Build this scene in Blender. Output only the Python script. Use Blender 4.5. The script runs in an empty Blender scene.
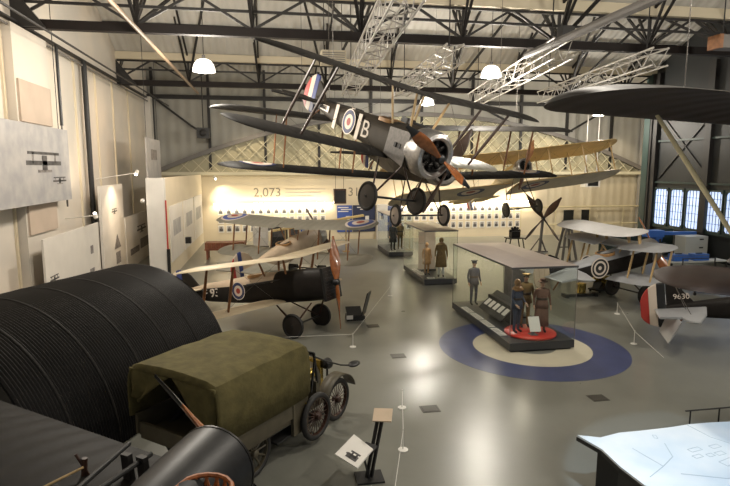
import bpy, bmesh, math, random
from mathutils import Vector, Matrix, Euler
random.seed(7)
PI = math.pi
rad = math.radians
scn = bpy.context.scene
COL = scn.collection

# ------------------------------------------------------------------ materials
def mat(name, col, rough=0.6, metal=0.0, noise=0.0, nscale=6.0, col2=None, bump=0.0, wave=None, emit=None, estr=0.0, coat=0.0, spec=None):
    m = bpy.data.materials.new(name)
    m.use_nodes = True
    nt = m.node_tree
    b = nt.nodes['Principled BSDF']
    b.inputs['Base Color'].default_value = (*col, 1)
    b.inputs['Roughness'].default_value = rough
    b.inputs['Metallic'].default_value = metal
    if spec is not None:
        b.inputs['Specular IOR Level'].default_value = spec
    if coat:
        b.inputs['Coat Weight'].default_value = coat
    tc = None
    if noise > 0 or bump > 0 or wave:
        tc = nt.nodes.new('ShaderNodeTexCoord')
    if noise > 0:
        n = nt.nodes.new('ShaderNodeTexNoise')
        n.inputs['Scale'].default_value = nscale
        n.inputs['Detail'].default_value = 6
        nt.links.new(tc.outputs['Object'], n.inputs['Vector'])
        r = nt.nodes.new('ShaderNodeValToRGB')
        c2 = col2 or tuple(max(0, c * (1 - noise)) for c in col)
        r.color_ramp.elements[0].position = 0.35
        r.color_ramp.elements[1].position = 0.65
        r.color_ramp.elements[0].color = (*c2, 1)
        r.color_ramp.elements[1].color = (*col, 1)
        nt.links.new(n.outputs['Fac'], r.inputs['Fac'])
        nt.links.new(r.outputs['Color'], b.inputs['Base Color'])
    if wave:                                    # ribs: (axis, scale, strength)
        w = nt.nodes.new('ShaderNodeTexWave')
        w.bands_direction = wave[0]
        w.inputs['Scale'].default_value = wave[1]
        w.inputs['Distortion'].default_value = 0
        nt.links.new(tc.outputs['Object'], w.inputs['Vector'])
        bp = nt.nodes.new('ShaderNodeBump')
        bp.inputs['Strength'].default_value = wave[2]
        bp.inputs['Distance'].default_value = 0.03
        nt.links.new(w.outputs['Fac'], bp.inputs['Height'])
        nt.links.new(bp.outputs['Normal'], b.inputs['Normal'])
    elif bump > 0:
        n2 = nt.nodes.new('ShaderNodeTexNoise')
        n2.inputs['Scale'].default_value = nscale * 4
        n2.inputs['Detail'].default_value = 4
        nt.links.new(tc.outputs['Object'], n2.inputs['Vector'])
        bp = nt.nodes.new('ShaderNodeBump')
        bp.inputs['Strength'].default_value = bump
        bp.inputs['Distance'].default_value = 0.02
        nt.links.new(n2.outputs['Fac'], bp.inputs['Height'])
        nt.links.new(bp.outputs['Normal'], b.inputs['Normal'])
    if emit:
        b.inputs['Emission Color'].default_value = (*emit, 1)
        b.inputs['Emission Strength'].default_value = estr
    return m

def glass_mat(name, tint=(0.96, 0.98, 0.97), base=0.035):
    m = bpy.data.materials.new(name)
    m.use_nodes = True
    nt = m.node_tree
    nt.nodes.clear()
    out = nt.nodes.new('ShaderNodeOutputMaterial')
    mix = nt.nodes.new('ShaderNodeMixShader')
    tr = nt.nodes.new('ShaderNodeBsdfTransparent')
    tr.inputs['Color'].default_value = (*tint, 1)
    gl = nt.nodes.new('ShaderNodeBsdfGlossy')
    gl.inputs['Roughness'].default_value = 0.02
    fr = nt.nodes.new('ShaderNodeFresnel')
    fr.inputs['IOR'].default_value = 1.5
    ge = nt.nodes.new('ShaderNodeNewGeometry')
    iv = nt.nodes.new('ShaderNodeMath'); iv.operation = 'SUBTRACT'; iv.inputs[0].default_value = 1.0
    mu = nt.nodes.new('ShaderNodeMath'); mu.operation = 'MULTIPLY'
    nt.links.new(ge.outputs['Backfacing'], iv.inputs[1])
    nt.links.new(fr.outputs['Fac'], mu.inputs[0]); nt.links.new(iv.outputs['Value'], mu.inputs[1])
    nt.links.new(mu.outputs['Value'], mix.inputs['Fac'])
    nt.links.new(tr.outputs['BSDF'], mix.inputs[1])
    nt.links.new(gl.outputs['BSDF'], mix.inputs[2])
    nt.links.new(mix.outputs['Shader'], out.inputs['Surface'])
    return m

M = {}
M['olive'] = mat('olive_dope', (0.035, 0.028, 0.020), 0.6, noise=0.3, nscale=2.5, spec=0.15)
M['olive_wing'] = mat('olive_wing_fabric', (0.022, 0.020, 0.018), 0.7, noise=0.3, nscale=1.5, wave=('Y', 1.0, 0.25), spec=0.15)
M['khaki_side'] = mat('khaki_side_fabric', (0.050, 0.041, 0.030), 0.6, noise=0.2, nscale=3, spec=0.15)
M['grey_wing'] = mat('grey_wing_fabric', (0.26, 0.245, 0.20), 0.5, noise=0.15, nscale=1.5, wave=('Y', 1.0, 0.25))
M['brown_wing'] = mat('brown_wing_varnish', (0.024, 0.014, 0.010), 0.6, noise=0.4, nscale=2, wave=('Y', 1.0, 0.2), spec=0.15)
M['under_wing'] = mat('brown_underside_fabric', (0.040, 0.029, 0.022), 0.7, noise=0.2, nscale=3, wave=('Y', 0.9, 0.3), spec=0.15)
M['drab_wing'] = mat('drab_wing_fabric', (0.030, 0.025, 0.020), 0.6, noise=0.2, nscale=3, wave=('Y', 0.9, 0.3), spec=0.15)
M['dark_wing'] = mat('dark_grey_wing_fabric', (0.011, 0.0100, 0.0094), 0.6, noise=0.2, nscale=3, wave=('Y', 1.1, 0.35), spec=0.15)
M['linen'] = mat('clear_doped_linen', (0.62, 0.52, 0.36), 0.5, noise=0.12, nscale=2, wave=('Y', 1.0, 0.2))
M['linen_pink'] = mat('linen_deck', (0.55, 0.43, 0.31), 0.5, noise=0.15, nscale=3)
M['yellow'] = mat('yellow_linen', (0.66, 0.48, 0.20), 0.5, noise=0.15, nscale=2, wave=('Y', 1.0, 0.2))
M['white_fab'] = mat('white_fabric', (0.62, 0.61, 0.60), 0.5, noise=0.08, nscale=2, wave=('Y', 1.0, 0.15))
M['silver_fab'] = mat('silver_dope', (0.42, 0.43, 0.45), 0.35, metal=0.3, noise=0.1, nscale=2)
M['black'] = mat('black_paint', (0.012, 0.012, 0.012), 0.45)
M['blackfab'] = mat('black_fabric', (0.020, 0.017, 0.015), 0.5, noise=0.3, nscale=3, spec=0.15)
M['steel_dark'] = mat('dark_steel', (0.016, 0.014, 0.013), 0.55, noise=0.2, nscale=4)
M['steel_brown'] = mat('brown_steel', (0.012, 0.008, 0.007), 0.6, noise=0.3, nscale=2, spec=0.25)
M['steel_mid'] = mat('grey_steel_paint', (0.16, 0.15, 0.14), 0.5, noise=0.1, nscale=3)
M['alu'] = mat('aluminium_tube', (0.42, 0.40, 0.37), 0.45, metal=0.3)
M['cowl'] = mat('engine_turned_aluminium', (0.50, 0.48, 0.46), 0.33, metal=0.85, noise=0.25, nscale=18)
M['gun_metal'] = mat('gun_metal', (0.05, 0.05, 0.052), 0.35, metal=0.7)
M['nacelle'] = mat('nacelle_sheet', (0.020, 0.0205, 0.022), 0.45, metal=0.3, noise=0.3, nscale=8)
M['engine'] = mat('engine_dark', (0.03, 0.028, 0.026), 0.4, metal=0.6, noise=0.3, nscale=12)
M['prop'] = mat('varnished_propeller', (0.36, 0.12, 0.035), 0.25, noise=0.35, nscale=9, coat=0.5)
M['prop_dark'] = mat('dark_propeller', (0.060, 0.028, 0.016), 0.3, noise=0.3, nscale=6, coat=0.3)
M['big_under'] = mat('warm_brown_underside', (0.060, 0.043, 0.034), 0.7, noise=0.3, nscale=1.5, wave=('Y', 0.9, 0.3), spec=0.2)
M['wood'] = mat('strut_wood', (0.28, 0.12, 0.045), 0.45, noise=0.3, nscale=10)
M['wood_dark'] = mat('dark_strut_wood', (0.055, 0.024, 0.015), 0.45, noise=0.3, nscale=10)
M['wood_pale'] = mat('pale_strut_wood', (0.55, 0.38, 0.18), 0.45, noise=0.25, nscale=10)
M['cream_paint'] = mat('cream_paint', (0.66, 0.58, 0.36), 0.5, noise=0.1, nscale=5)
M['wicker'] = mat('orange_wicker', (0.42, 0.13, 0.03), 0.55, noise=0.3, nscale=25)
M['rubber'] = mat('tyre_rubber', (0.018, 0.017, 0.016), 0.65, noise=0.3, nscale=10)
M['rubber_pale'] = mat('pale_tyre', (0.35, 0.26, 0.22), 0.6)
M['cover'] = mat('wheel_cover', (0.030, 0.024, 0.020), 0.4)
M['cover_metal'] = mat('wheel_cover_aluminium', (0.30, 0.27, 0.26), 0.3, metal=0.6)
M['wire'] = mat('steel_wire', (0.10, 0.09, 0.08), 0.4, metal=0.6)
M['rail_brown'] = mat('brown_pipe_paint', (0.20, 0.14, 0.09), 0.5)
M['r_blue'] = mat('roundel_blue', (0.020, 0.030, 0.10), 0.5)
M['r_blue2'] = mat('roundel_bright_blue', (0.07, 0.11, 0.36), 0.5)
M['r_white'] = mat('roundel_white', (0.66, 0.56, 0.46), 0.5)
M['r_red'] = mat('roundel_red', (0.32, 0.035, 0.02), 0.5)
M['white_paint'] = mat('white_marking', (0.68, 0.60, 0.52), 0.5)
M['red_paint'] = mat('rudder_red', (0.42, 0.04, 0.03), 0.5)
M['blue_paint'] = mat('rudder_blue', (0.03, 0.05, 0.20), 0.5)
M['canvas'] = mat('green_canvas', (0.115, 0.098, 0.040), 0.8, noise=0.3, nscale=5, bump=0.35, spec=0.15)
M['truck'] = mat('truck_drab_paint', (0.085, 0.072, 0.045), 0.5, noise=0.25, nscale=6)
M['brass'] = mat('brass', (0.75, 0.55, 0.16), 0.25, metal=1.0)
M['hut'] = mat('tarred_corrugated_iron', (0.010, 0.0090, 0.0082), 0.5, noise=0.55, nscale=1.6, col2=(0.006, 0.0054, 0.005), spec=0.2)
M['hut_seam'] = mat('dusty_lap_seam', (0.015, 0.0135, 0.012), 0.7, noise=0.5, nscale=14, spec=0.15)
M['plinth'] = mat('dark_grey_plinth', (0.030, 0.032, 0.036), 0.4)
M['lid'] = mat('case_lid', (0.34, 0.29, 0.27), 0.28, noise=0.12, nscale=4)
M['lid_edge'] = mat('case_lid_edge', (0.05, 0.052, 0.056), 0.35)
M['glass'] = glass_mat('case_glass')
M['white_card'] = mat('white_card', (0.72, 0.70, 0.66), 0.6)
M['white_panel'] = mat('white_display_panel', (0.66, 0.63, 0.58), 0.55, noise=0.06, nscale=2)
M['grey_print'] = mat('grey_print', (0.30, 0.30, 0.31), 0.6, noise=0.25, nscale=2, col2=(0.40, 0.39, 0.38))
M['dark_print'] = mat('dark_print', (0.09, 0.085, 0.085), 0.6, noise=0.5, nscale=6)
M['mid_print'] = mat('mid_print', (0.26, 0.24, 0.23), 0.6, noise=0.5, nscale=9, col2=(0.12, 0.11, 0.11))
M['peach_board_light'] = mat('peach_board_and_light', (0.47, 0.385, 0.31), 0.7, noise=0.12, nscale=1)  # peach of a case board and of light patches painted on the pilaster
M['khaki'] = mat('khaki_wool', (0.17, 0.115, 0.045), 0.8, noise=0.2, nscale=20)
M['brownwool'] = mat('brown_wool', (0.16, 0.085, 0.058), 0.8, noise=0.2, nscale=20)
M['bluewool'] = mat('blue_wool', (0.045, 0.055, 0.09), 0.8, noise=0.2, nscale=20)
M['leather'] = mat('tan_leather', (0.42, 0.23, 0.09), 0.5, noise=0.3, nscale=14)
M['fur'] = mat('fur_coat', (0.26, 0.16, 0.055), 0.9, noise=0.5, nscale=25, bump=0.6)
M['skin'] = mat('mannequin_skin', (0.56, 0.36, 0.25), 0.55)
M['hair'] = mat('dark_hair', (0.04, 0.025, 0.015), 0.6)
M['red_plinth'] = mat('red_display_disc', (0.55, 0.045, 0.028), 0.35)
M['blue_ban'] = mat('blue_banner', (0.05, 0.10, 0.38), 0.6)
M['navy_ban'] = mat('navy_banner', (0.022, 0.030, 0.075), 0.6)
M['machine_blue'] = mat('machine_blue', (0.035, 0.12, 0.42), 0.4)
M['grey_cab'] = mat('grey_cabinet', (0.42, 0.43, 0.40), 0.5)
M['rust'] = mat('red_brown_timber', (0.26, 0.085, 0.042), 0.6, noise=0.3, nscale=8)
M['green_box'] = mat('green_tarp', (0.020, 0.040, 0.032), 0.7, noise=0.3, nscale=2)
M['shade'] = mat('translucent_dome_shade', (0.8, 0.78, 0.74), 0.4, emit=(1.0, .93, .82), estr=2.2)
M['bulb'] = mat('lamp_glow', (1, 1, 1), 0.5, emit=(1.0, 0.92, 0.78), estr=14.0)
M['led'] = mat('strip_light_glow', (1, 1, 1), 0.5, emit=(1.0, 0.86, 0.62), estr=14.0)
M['heater'] = mat('heater_cream', (0.45, 0.40, 0.30), 0.5)
M['side_alu'] = mat('dull_side_panel', (0.13, 0.12, 0.11), 0.4, metal=0.5, noise=0.3, nscale=14)
M['floorbox'] = mat('floor_box_plate', (0.075, 0.070, 0.060), 0.45, metal=0.3)
M['ring_blue'] = mat('floor_ring_blue', (0.055, 0.070, 0.165), 0.30, noise=0.2, nscale=1.5)
M['ring_cream'] = mat('floor_ring_cream', (0.56, 0.52, 0.40), 0.30, noise=0.1, nscale=1.5)
M['map'] = mat('map_surface', (0.74, 0.78, 0.80), 0.6, noise=0.12, nscale=1.4, col2=(0.62, 0.70, 0.76))
M['map_line'] = mat('map_ink', (0.42, 0.50, 0.55), 0.6)
M['ink'] = mat('wall_lettering', (0.20, 0.18, 0.14), 0.6)

# building surfaces
M['ceil'] = mat('roof_sheeting', (0.62, 0.60, 0.55), 0.6, noise=0.10, nscale=0.6, wave=('X', 4.2, 1.0))
M['gutter'] = mat('valley_gutter', (0.60, 0.53, 0.39), 0.6)
M['gable'] = mat('gable_sheeting', (0.36, 0.35, 0.31), 0.6, noise=0.12, nscale=0.8, wave=('X', 1.4, 0.9))
M['wall_low'] = mat('cream_plaster', (0.66, 0.58, 0.43), 0.75, noise=0.06, nscale=1)
M['wall_rib'] = mat('cream_ribbed_wall', (0.62, 0.55, 0.40), 0.65, noise=0.06, nscale=1, wave=('X', 0.55, 1.0))
M['wall_left'] = mat('left_wall_panelling', (0.64, 0.57, 0.48), 0.7, noise=0.2, nscale=0.35, col2=(0.52, 0.49, 0.44))
M['lattice'] = mat('pale_lattice_timber', (0.66, 0.62, 0.46), 0.6)
M['lattice_back'] = mat('lattice_backing', (0.44, 0.41, 0.29), 0.7)
M['door_dark'] = mat('hangar_door', (0.010, 0.012, 0.0125), 0.55, noise=0.3, nscale=1)
M['door_green'] = mat('hangar_door_green', (0.015, 0.034, 0.030), 0.5)
M['daylight'] = mat('daylit_pane', (0.5, 0.6, 0.8), 0.4, emit=(0.56, 0.69, 1.0), estr=1.0)

def floor_mat():
    m = bpy.data.materials.new('polished_concrete')
    m.use_nodes = True
    nt = m.node_tree
    b = nt.nodes['Principled BSDF']
    tc = nt.nodes.new('ShaderNodeTexCoord')
    n = nt.nodes.new('ShaderNodeTexNoise')
    n.inputs['Scale'].default_value = 0.55
    n.inputs['Detail'].default_value = 5
    n.inputs['Roughness'].default_value = 0.55
    r = nt.nodes.new('ShaderNodeMix'); r.data_type = 'RGBA'
    r.inputs['A'].default_value = (0.120, 0.122, 0.104, 1)
    r.inputs['B'].default_value = (0.225, 0.225, 0.196, 1)
    mp = nt.nodes.new('ShaderNodeMapping'); mp.inputs['Location'].default_value = (3.1, 1.7, 0.37)
    nt.links.new(tc.outputs['Object'], mp.inputs['Vector'])
    nt.links.new(mp.outputs['Vector'], n.inputs['Vector'])
    nt.links.new(n.outputs['Fac'], r.inputs['Factor'])
    nt.links.new(r.outputs['Result'], b.inputs['Base Color'])
    n2 = nt.nodes.new('ShaderNodeTexNoise')
    n2.inputs['Scale'].default_value = 1.3
    n2.inputs['Detail'].default_value = 5
    mr = nt.nodes.new('ShaderNodeMapRange')
    mr.inputs['To Min'].default_value = 0.26
    mr.inputs['To Max'].default_value = 0.32
    nt.links.new(mp.outputs['Vector'], n2.inputs['Vector'])
    nt.links.new(n2.outputs['Fac'], mr.inputs['Value'])
    nt.links.new(mr.outputs['Result'], b.inputs['Roughness'])
    b.inputs['Specular IOR Level'].default_value = 0.6
    return m
M['floor'] = floor_mat()

# ------------------------------------------------------------------ mesh builder
def frame_of(d):
    d = Vector(d).normalized()
    a = Vector((0, 0, 1)) if abs(d.z) < 0.9 else Vector((1, 0, 0))
    u = d.cross(a).normalized()
    return u, d.cross(u).normalized(), d

class MB:
    def __init__(s):
        s.v = []; s.f = []; s.m = []; s.mats = []
    def mi(s, m):
        if m not in s.mats: s.mats.append(m)
        return s.mats.index(m)
    def add(s, vs, fs, m=None):
        o = len(s.v); k = s.mi(m)
        s.v += [tuple(p) for p in vs]
        for f in fs:
            s.f.append(tuple(o + i for i in f)); s.m.append(k)
        return s
    def box(s, c, d, m=None, rz=0.0, mtx=None):
        x, y, z = d[0] / 2, d[1] / 2, d[2] / 2
        vs = [Vector((i, j, k)) for i in (-x, x) for j in (-y, y) for k in (-z, z)]
        R = mtx or Matrix.Rotation(rz, 3, 'Z')
        vs = [R @ p + Vector(c) for p in vs]
        return s.add(vs, [(0, 1, 3, 2), (4, 6, 7, 5), (0, 4, 5, 1), (2, 3, 7, 6), (0, 2, 6, 4), (1, 5, 7, 3)], m)
    def bar(s, p, q, w, h, m=None, up=(0, 0, 1)):           # rectangular member between two points
        p, q = Vector(p), Vector(q); d = (q - p)
        L = d.length; d.normalize(); up = Vector(up)
        if abs(d.dot(up)) > 0.98: up = Vector((1, 0, 0))
        sd = d.cross(up).normalized(); u = sd.cross(d)
        R = Matrix((sd, d, u)).transposed()
        return s.box((p + q) / 2, (w, L, h), m, mtx=R)
    def tube(s, p, q, r, r2=None, n=8, m=None, caps=True):
        p, q = Vector(p), Vector(q); r2 = r if r2 is None else r2
        u, w, _ = frame_of(q - p)
        vs = []
        for c, rr in ((p, r), (q, r2)):
            for i in range(n):
                a = 2 * PI * i / n
                vs.append(c + (u * math.cos(a) + w * math.sin(a)) * rr)
        fs = [(i, (i + 1) % n, n + (i + 1) % n, n + i) for i in range(n)]
        if caps: fs += [tuple(range(n))[::-1], tuple(range(n, 2 * n))]
        return s.add(vs, fs, m)
    def path(s, pts, r, n=6, m=None):
        pts = [Vector(p) for p in pts]
        rings = []
        for i, p in enumerate(pts):
            d = (pts[min(i + 1, len(pts) - 1)] - pts[max(i - 1, 0)])
            u, w, _ = frame_of(d)
            rings.append([p + (u * math.cos(2 * PI * k / n) + w * math.sin(2 * PI * k / n)) * (r[i] if isinstance(r, list) else r) for k in range(n)])
        return s.loft(rings, m)
    def foil_strut(s, p, q, c, t, m=None, ax=(1, 0, 0)):      # streamlined strut, chord along ax
        p, q = Vector(p), Vector(q); ax = Vector(ax)
        d = (q - p).normalized(); a = (ax - d * ax.dot(d)).normalized(); b = d.cross(a)
        rings = []
        for k in range(5):
            f = k / 4; o = p.lerp(q, f); sc = 0.7 + 0.3 * math.sin(PI * f)
            rings.append([o + a * (math.cos(2 * PI * i / 10) * c / 2 * sc) + b * (math.sin(2 * PI * i / 10) * t / 2 * sc) for i in range(10)])
        return s.loft(rings, m)
    def loft(s, rings, m=None, caps=True, closed=True, mf=None):
        n = len(rings[0]); o = len(s.v)
        for r in rings: s.v += [tuple(p) for p in r]
        for j in range(len(rings) - 1):
            for i in range(n if closed else n - 1):
                i2 = (i + 1) % n
                s.f.append((o + j * n + i, o + j * n + i2, o + (j + 1) * n + i2, o + (j + 1) * n + i))
                s.m.append(s.mi(mf(j, i) if mf else m))
        if caps and closed:
            s.f.append(tuple(o + i for i in range(n))[::-1]); s.m.append(s.mi(mf(0, 0) if mf else m))
            s.f.append(tuple(o + (len(rings) - 1) * n + i for i in range(n))); s.m.append(s.mi(mf(len(rings) - 2, 0) if mf else m))
        return s
    def lathe(s, prof, c=(0, 0, 0), ax=(0, 0, 1), n=24, m=None, mf=None, caps=False):   # prof: (radius, height)
        u, w, d = frame_of(ax); c = Vector(c)
        rings = [[c + d * h + (u * math.cos(2 * PI * i / n) + w * math.sin(2 * PI * i / n)) * max(r, 1e-4) for i in range(n)] for r, h in prof]
        return s.loft(rings, m, caps=caps, mf=mf)
    def ball(s, c, r, m=None, n=12, k=8):
        r = (r, r, r) if not hasattr(r, '__len__') else r
        rings = []
        for j in range(k + 1):
            a = -PI / 2 + PI * j / k
            rr = max(math.cos(a), 0.01)
            rings.append([(c[0] + r[0] * rr * math.cos(2 * PI * i / n), c[1] + r[1] * rr * math.sin(2 * PI * i / n), c[2] + r[2] * math.sin(a)) for i in range(n)])
        return s.loft(rings, m)
    def prism(s, poly, z0, z1, m=None):
        n = len(poly)
        vs = [(p[0], p[1], z0) for p in poly] + [(p[0], p[1], z1) for p in poly]
        fs = [(i, (i + 1) % n, n + (i + 1) % n, n + i) for i in range(n)] + [tuple(range(n))[::-1], tuple(range(n, 2 * n))]
        return s.add(vs, fs, m)
    def slab(s, pts, th, m=None):                            # polygon in 3-D thickened along its normal
        pts = [Vector(p) for p in pts]
        nrm = (pts[1] - pts[0]).cross(pts[2] - pts[1]).normalized() * th
        n = len(pts)
        fs = [(i, (i + 1) % n, n + (i + 1) % n, n + i) for i in range(n)] + [tuple(range(n))[::-1], tuple(range(n, 2 * n))]
        return s.add(pts + [p + nrm for p in pts], fs, m)
    def build(s, name, m=None, parent=None, smooth=False, loc=None, rot=None):
        me = bpy.data.meshes.new(name)
        me.from_pydata(s.v, [], s.f)
        mats = [x if x is not None else m for x in s.mats] or [m]
        for x in mats: me.materials.append(x)
        me.polygons.foreach_set('material_index', s.m)
        bm = bmesh.new(); bm.from_mesh(me)
        bmesh.ops.recalc_face_normals(bm, faces=bm.faces)
        bm.to_mesh(me); bm.free()
        if smooth:
            me.polygons.foreach_set('use_smooth', [True] * len(me.polygons))
            if hasattr(me, 'set_sharp_from_angle'):
                me.set_sharp_from_angle(angle=rad(40))
        o = bpy.data.objects.new(name, me)
        COL.objects.link(o)
        if parent is not None: o.parent = parent
        if loc is not None: o.location = loc
        if rot is not None: o.rotation_euler = rot
        return o

def tag(o, label=None, cat=None, group=None, kind=None):
    if label: o['label'] = label
    if cat: o['category'] = cat
    if group: o['group'] = group
    if kind: o['kind'] = kind
    return o
def thing(name, label, cat, loc=(0, 0, 0), rot=(0, 0, 0), group=None):
    o = bpy.data.objects.new(name, None)
    COL.objects.link(o)
    o.empty_display_size = 0.2
    o.location = loc; o.rotation_euler = rot
    return tag(o, label, cat, group)
def copy_tree(o, parent=None):
    c = o.copy(); COL.objects.link(c)
    if parent is not None: c.parent = parent
    for ch in [x for x in bpy.data.objects if x.parent == o]:
        copy_tree(ch, c)
    return c
def struct(o): o['kind'] = 'structure'; return o
def lettering(name, txt, size, m, parent, mtx, ext=0.004, align='CENTER'):
    cu = bpy.data.curves.new(name, 'FONT'); cu.body = txt; cu.size = size; cu.extrude = ext
    cu.align_x = align; cu.align_y = 'CENTER'
    cu.materials.append(m)
    tmp = bpy.data.objects.new(name, cu); COL.objects.link(tmp)
    dg = bpy.context.evaluated_depsgraph_get()
    me = bpy.data.meshes.new_from_object(tmp.evaluated_get(dg))
    bpy.data.objects.remove(tmp)
    me.transform(mtx)
    if not me.materials: me.materials.append(m)
    o = bpy.data.objects.new(name, me); COL.objects.link(o)
    if parent is not None: o.parent = parent
    return o
def point(name, loc, power, col=(1, 0.85, 0.65), size=0.15):
    l = bpy.data.lights.new(name, 'POINT'); l.energy = power; l.color = col; l.shadow_soft_size = size
    o = bpy.data.objects.new(name, l); COL.objects.link(o); o.location = loc
    return o
def spot(name, loc, to, power, col=(1, 0.85, 0.65), ang=60, blend=0.6, size=0.08):
    l = bpy.data.lights.new(name, 'SPOT'); l.energy = power; l.color = col; l.spot_size = rad(ang); l.spot_blend = blend; l.shadow_soft_size = size
    o = bpy.data.objects.new(name, l); COL.objects.link(o); o.location = loc
    o.rotation_euler = (Vector(to) - Vector(loc)).to_track_quat('-Z', 'Y').to_euler()
    return o

# ------------------------------------------------------------------ camera
cam = bpy.data.cameras.new('camera'); cam.sensor_width = 36; cam.lens = 550 / 730 * 36
cam.clip_end = 200
co = bpy.data.objects.new('camera', cam); COL.objects.link(co)
co.location = (0, 0, 4.7); co.rotation_euler = (rad(90 - 7.765), 0, rad(-9.8))
scn.camera = co
scn.view_settings.view_transform = 'Standard'
scn.view_settings.look = 'None'
scn.view_settings.gamma = 1
scn.view_settings.exposure = 0.12
EXTRA = True
# ================================================================== THE SETTING
XL, XR, YB, Y0 = -7.2, 22.0, 36.0, -3.0
mb = MB(); mb.add([(XL - 6, Y0 - 6, 0), (27.5, Y0 - 6, 0), (27.5, YB + .2, 0), (XL - 6, YB + .2, 0)], [(0, 1, 2, 3)], M['floor'])
mb.add([(XL - 6, Y0 - 6, -.1), (27.5, Y0 - 6, -.1), (27.5, YB + .2, -.1), (XL - 6, YB + .2, -.1)], [(0, 3, 2, 1)], M['floor'])
struct(mb.build('floor'))
# blue and cream rings painted round the first glass case
def disc(name, c, r0, r1, z0, z1, m, n=96):
    b = MB(); rings = []
    prof = [(r0, z0), (r1, z0), (r1, z1), (r0, z1)] if r0 > 0 else [(0, z0), (r1, z0), (r1, z1), (0, z1)]
    b.lathe(prof + [prof[0]], c, (0, 0, 1), n, m)
    return struct(b.build(name))
RC = (6.75, 13.15, 0)
disc('floor_ring_blue_paint', RC, 1.52, 2.42, -0.02, 0.004, M['ring_blue'])
disc('floor_ring_cream_paint', RC, 0.62, 1.52, -0.02, 0.004, M['ring_cream'])

# left wall, with pilasters, down-pipes and a rail
b = MB(); b.box((XL - .1, (Y0 + YB) / 2, 6.2), (.2, YB - Y0, 12.8), M['wall_left'])
struct(b.build('wall_left'))
for i, y in enumerate((4.0, 11.5, 17.1, 18.6, 22.9, 25.5, 28.1, 31.0, 35.2)):
    b = MB()
    b.box((XL + .03, y, 4.4), (.06, .10, 8.8), M['wall_low'])
    struct(b.build('trim_%d' % (i + 1)))
b = MB(); b.box((XL + .16, 35.5, 4.45), (.34, .8, 8.9), M['white_panel']); struct(b.build('trim_left_pier'))
b = MB(); b.box((XL + .14, 18.45, 4.35), (.28, 2.5, 8.7), M['wall_left']); struct(b.build('trim_left_pilaster'))
b = MB(); b.box((XL + .12, 16, 8.85), (.16, 40, .06), M['steel_dark']); struct(b.build('trim_left_eaves'))
b = MB(); b.box((XL + .2, 16, 8.62), (.05, 40, .05), M['steel_mid'])
b.tube((XL + .22, 23.55, 1.5), (XL + .22, 23.55, 8.8), .10, n=12, m=M['black']); b.tube((XL + .42, 20.15, 6.1), (XL + .42, 20.15, 8.7), .05, n=10, m=M['black']); b.tube((XL + .42, 20.15, 3.4), (XL + .42, 20.15, 6.1), .03, n=10, m=M['steel_mid']); struct(b.build('trim_left_cable_tray'))
# back wall: plaster below, sheeting above
b = MB(); b.box((5.5, YB + .1, 2.2), (27.4, .2, 4.4), M['wall_low']); struct(b.build('wall_back'))
b = MB(); b.box((22.9, YB + .1, 2.2), (7.4, .2, 4.4), M['wall_rib']); struct(b.build('wall_back_ribbed'))
b = MB(); b.box((9.7, YB + .12, 8.3), (35, .2, 7.8), M['gable']); struct(b.build('wall_back_gable'))
b = MB()
b.bar((XL, YB - .1, 9.0), (26.6, YB - .1, 9.0), .2, .24, M['steel_dark'])
for x in (-6.9, -3.6, -0.2, 3.2, 6.6, 10, 13.5, 17, 20.4, 23.8):
    b.bar((x, YB - .1, 4.6), (x, YB - .1, 11.6), .16, .16, M['steel_dark'])
for p, q in (((-6.9, 9), (-4.7, 7.3)), ((-4.7, 7.3), (-3.6, 6.6)), ((23.8, 9), (20.4, 7.1)), ((10, 9), (6.6, 7.4)), ((13.5, 9), (17, 7.4))):
    b.bar((p[0], YB - .12, p[1]), (q[0], YB - .12, q[1]), .1, .12, M['steel_dark'])
struct(b.build('trim_gable_steelwork'))
# the bowed timber lattice truss mounted on the gable
def arc_z(x): return 8.18 - .0133 * (x - 9.9) ** 2
BT = thing('lattice_roof_truss', 'broad bowed timber truss with pale criss-cross lattice high on the end wall', 'roof truss', (9.9, YB - .3, 4.3))
def L(x, z, dy=0): return (x - 9.9, dy, z - 4.3)
b = MB(); xs = [-6.5 + i * 33.0 / 40 for i in range(41)]
for a, c in zip(xs, xs[1:]): b.bar(L(a, arc_z(a)), L(c, arc_z(c)), .3, .26, M['steel_mid'])
b.build('bowed_top_chord', M['steel_mid'], BT)
b = MB(); b.bar(L(-6.5, 4.35), L(26.4, 4.35), .28, .2, M['lattice']); b.build('bottom_chord', M['lattice'], BT)
b = MB()
for k in range(-12, 40):
    for sgn in (1, -1):
        x0 = -6.5 + k * .88
        pts = []
        for t in range(0, 60):
            x = x0 + t * .1 * sgn if sgn > 0 else x0 + 0.88 - t * .1
            z = 4.4 + t * .1
            if -6.3 < x < 26.2 and z < arc_z(x) - .08: pts.append((x, z))
        if len(pts) > 4:
            b.bar(L(pts[0][0], pts[0][1], .05 * sgn), L(pts[-1][0], pts[-1][1], .05 * sgn), .03, .1, M['lattice'], up=(0, 1, 0))
b.build('lattice_web', M['lattice'], BT)
poly = [(x - 9.9, arc_z(x) - 4.3) for x in xs] + [(26.4 - 9.9, 0), (-6.5 - 9.9, 0)]
b = MB(); b.slab([(p[0], .22, p[1]) for p in poly], .03, M['lattice_back']); b.build('backing_board', M['lattice_back'], BT)

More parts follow.
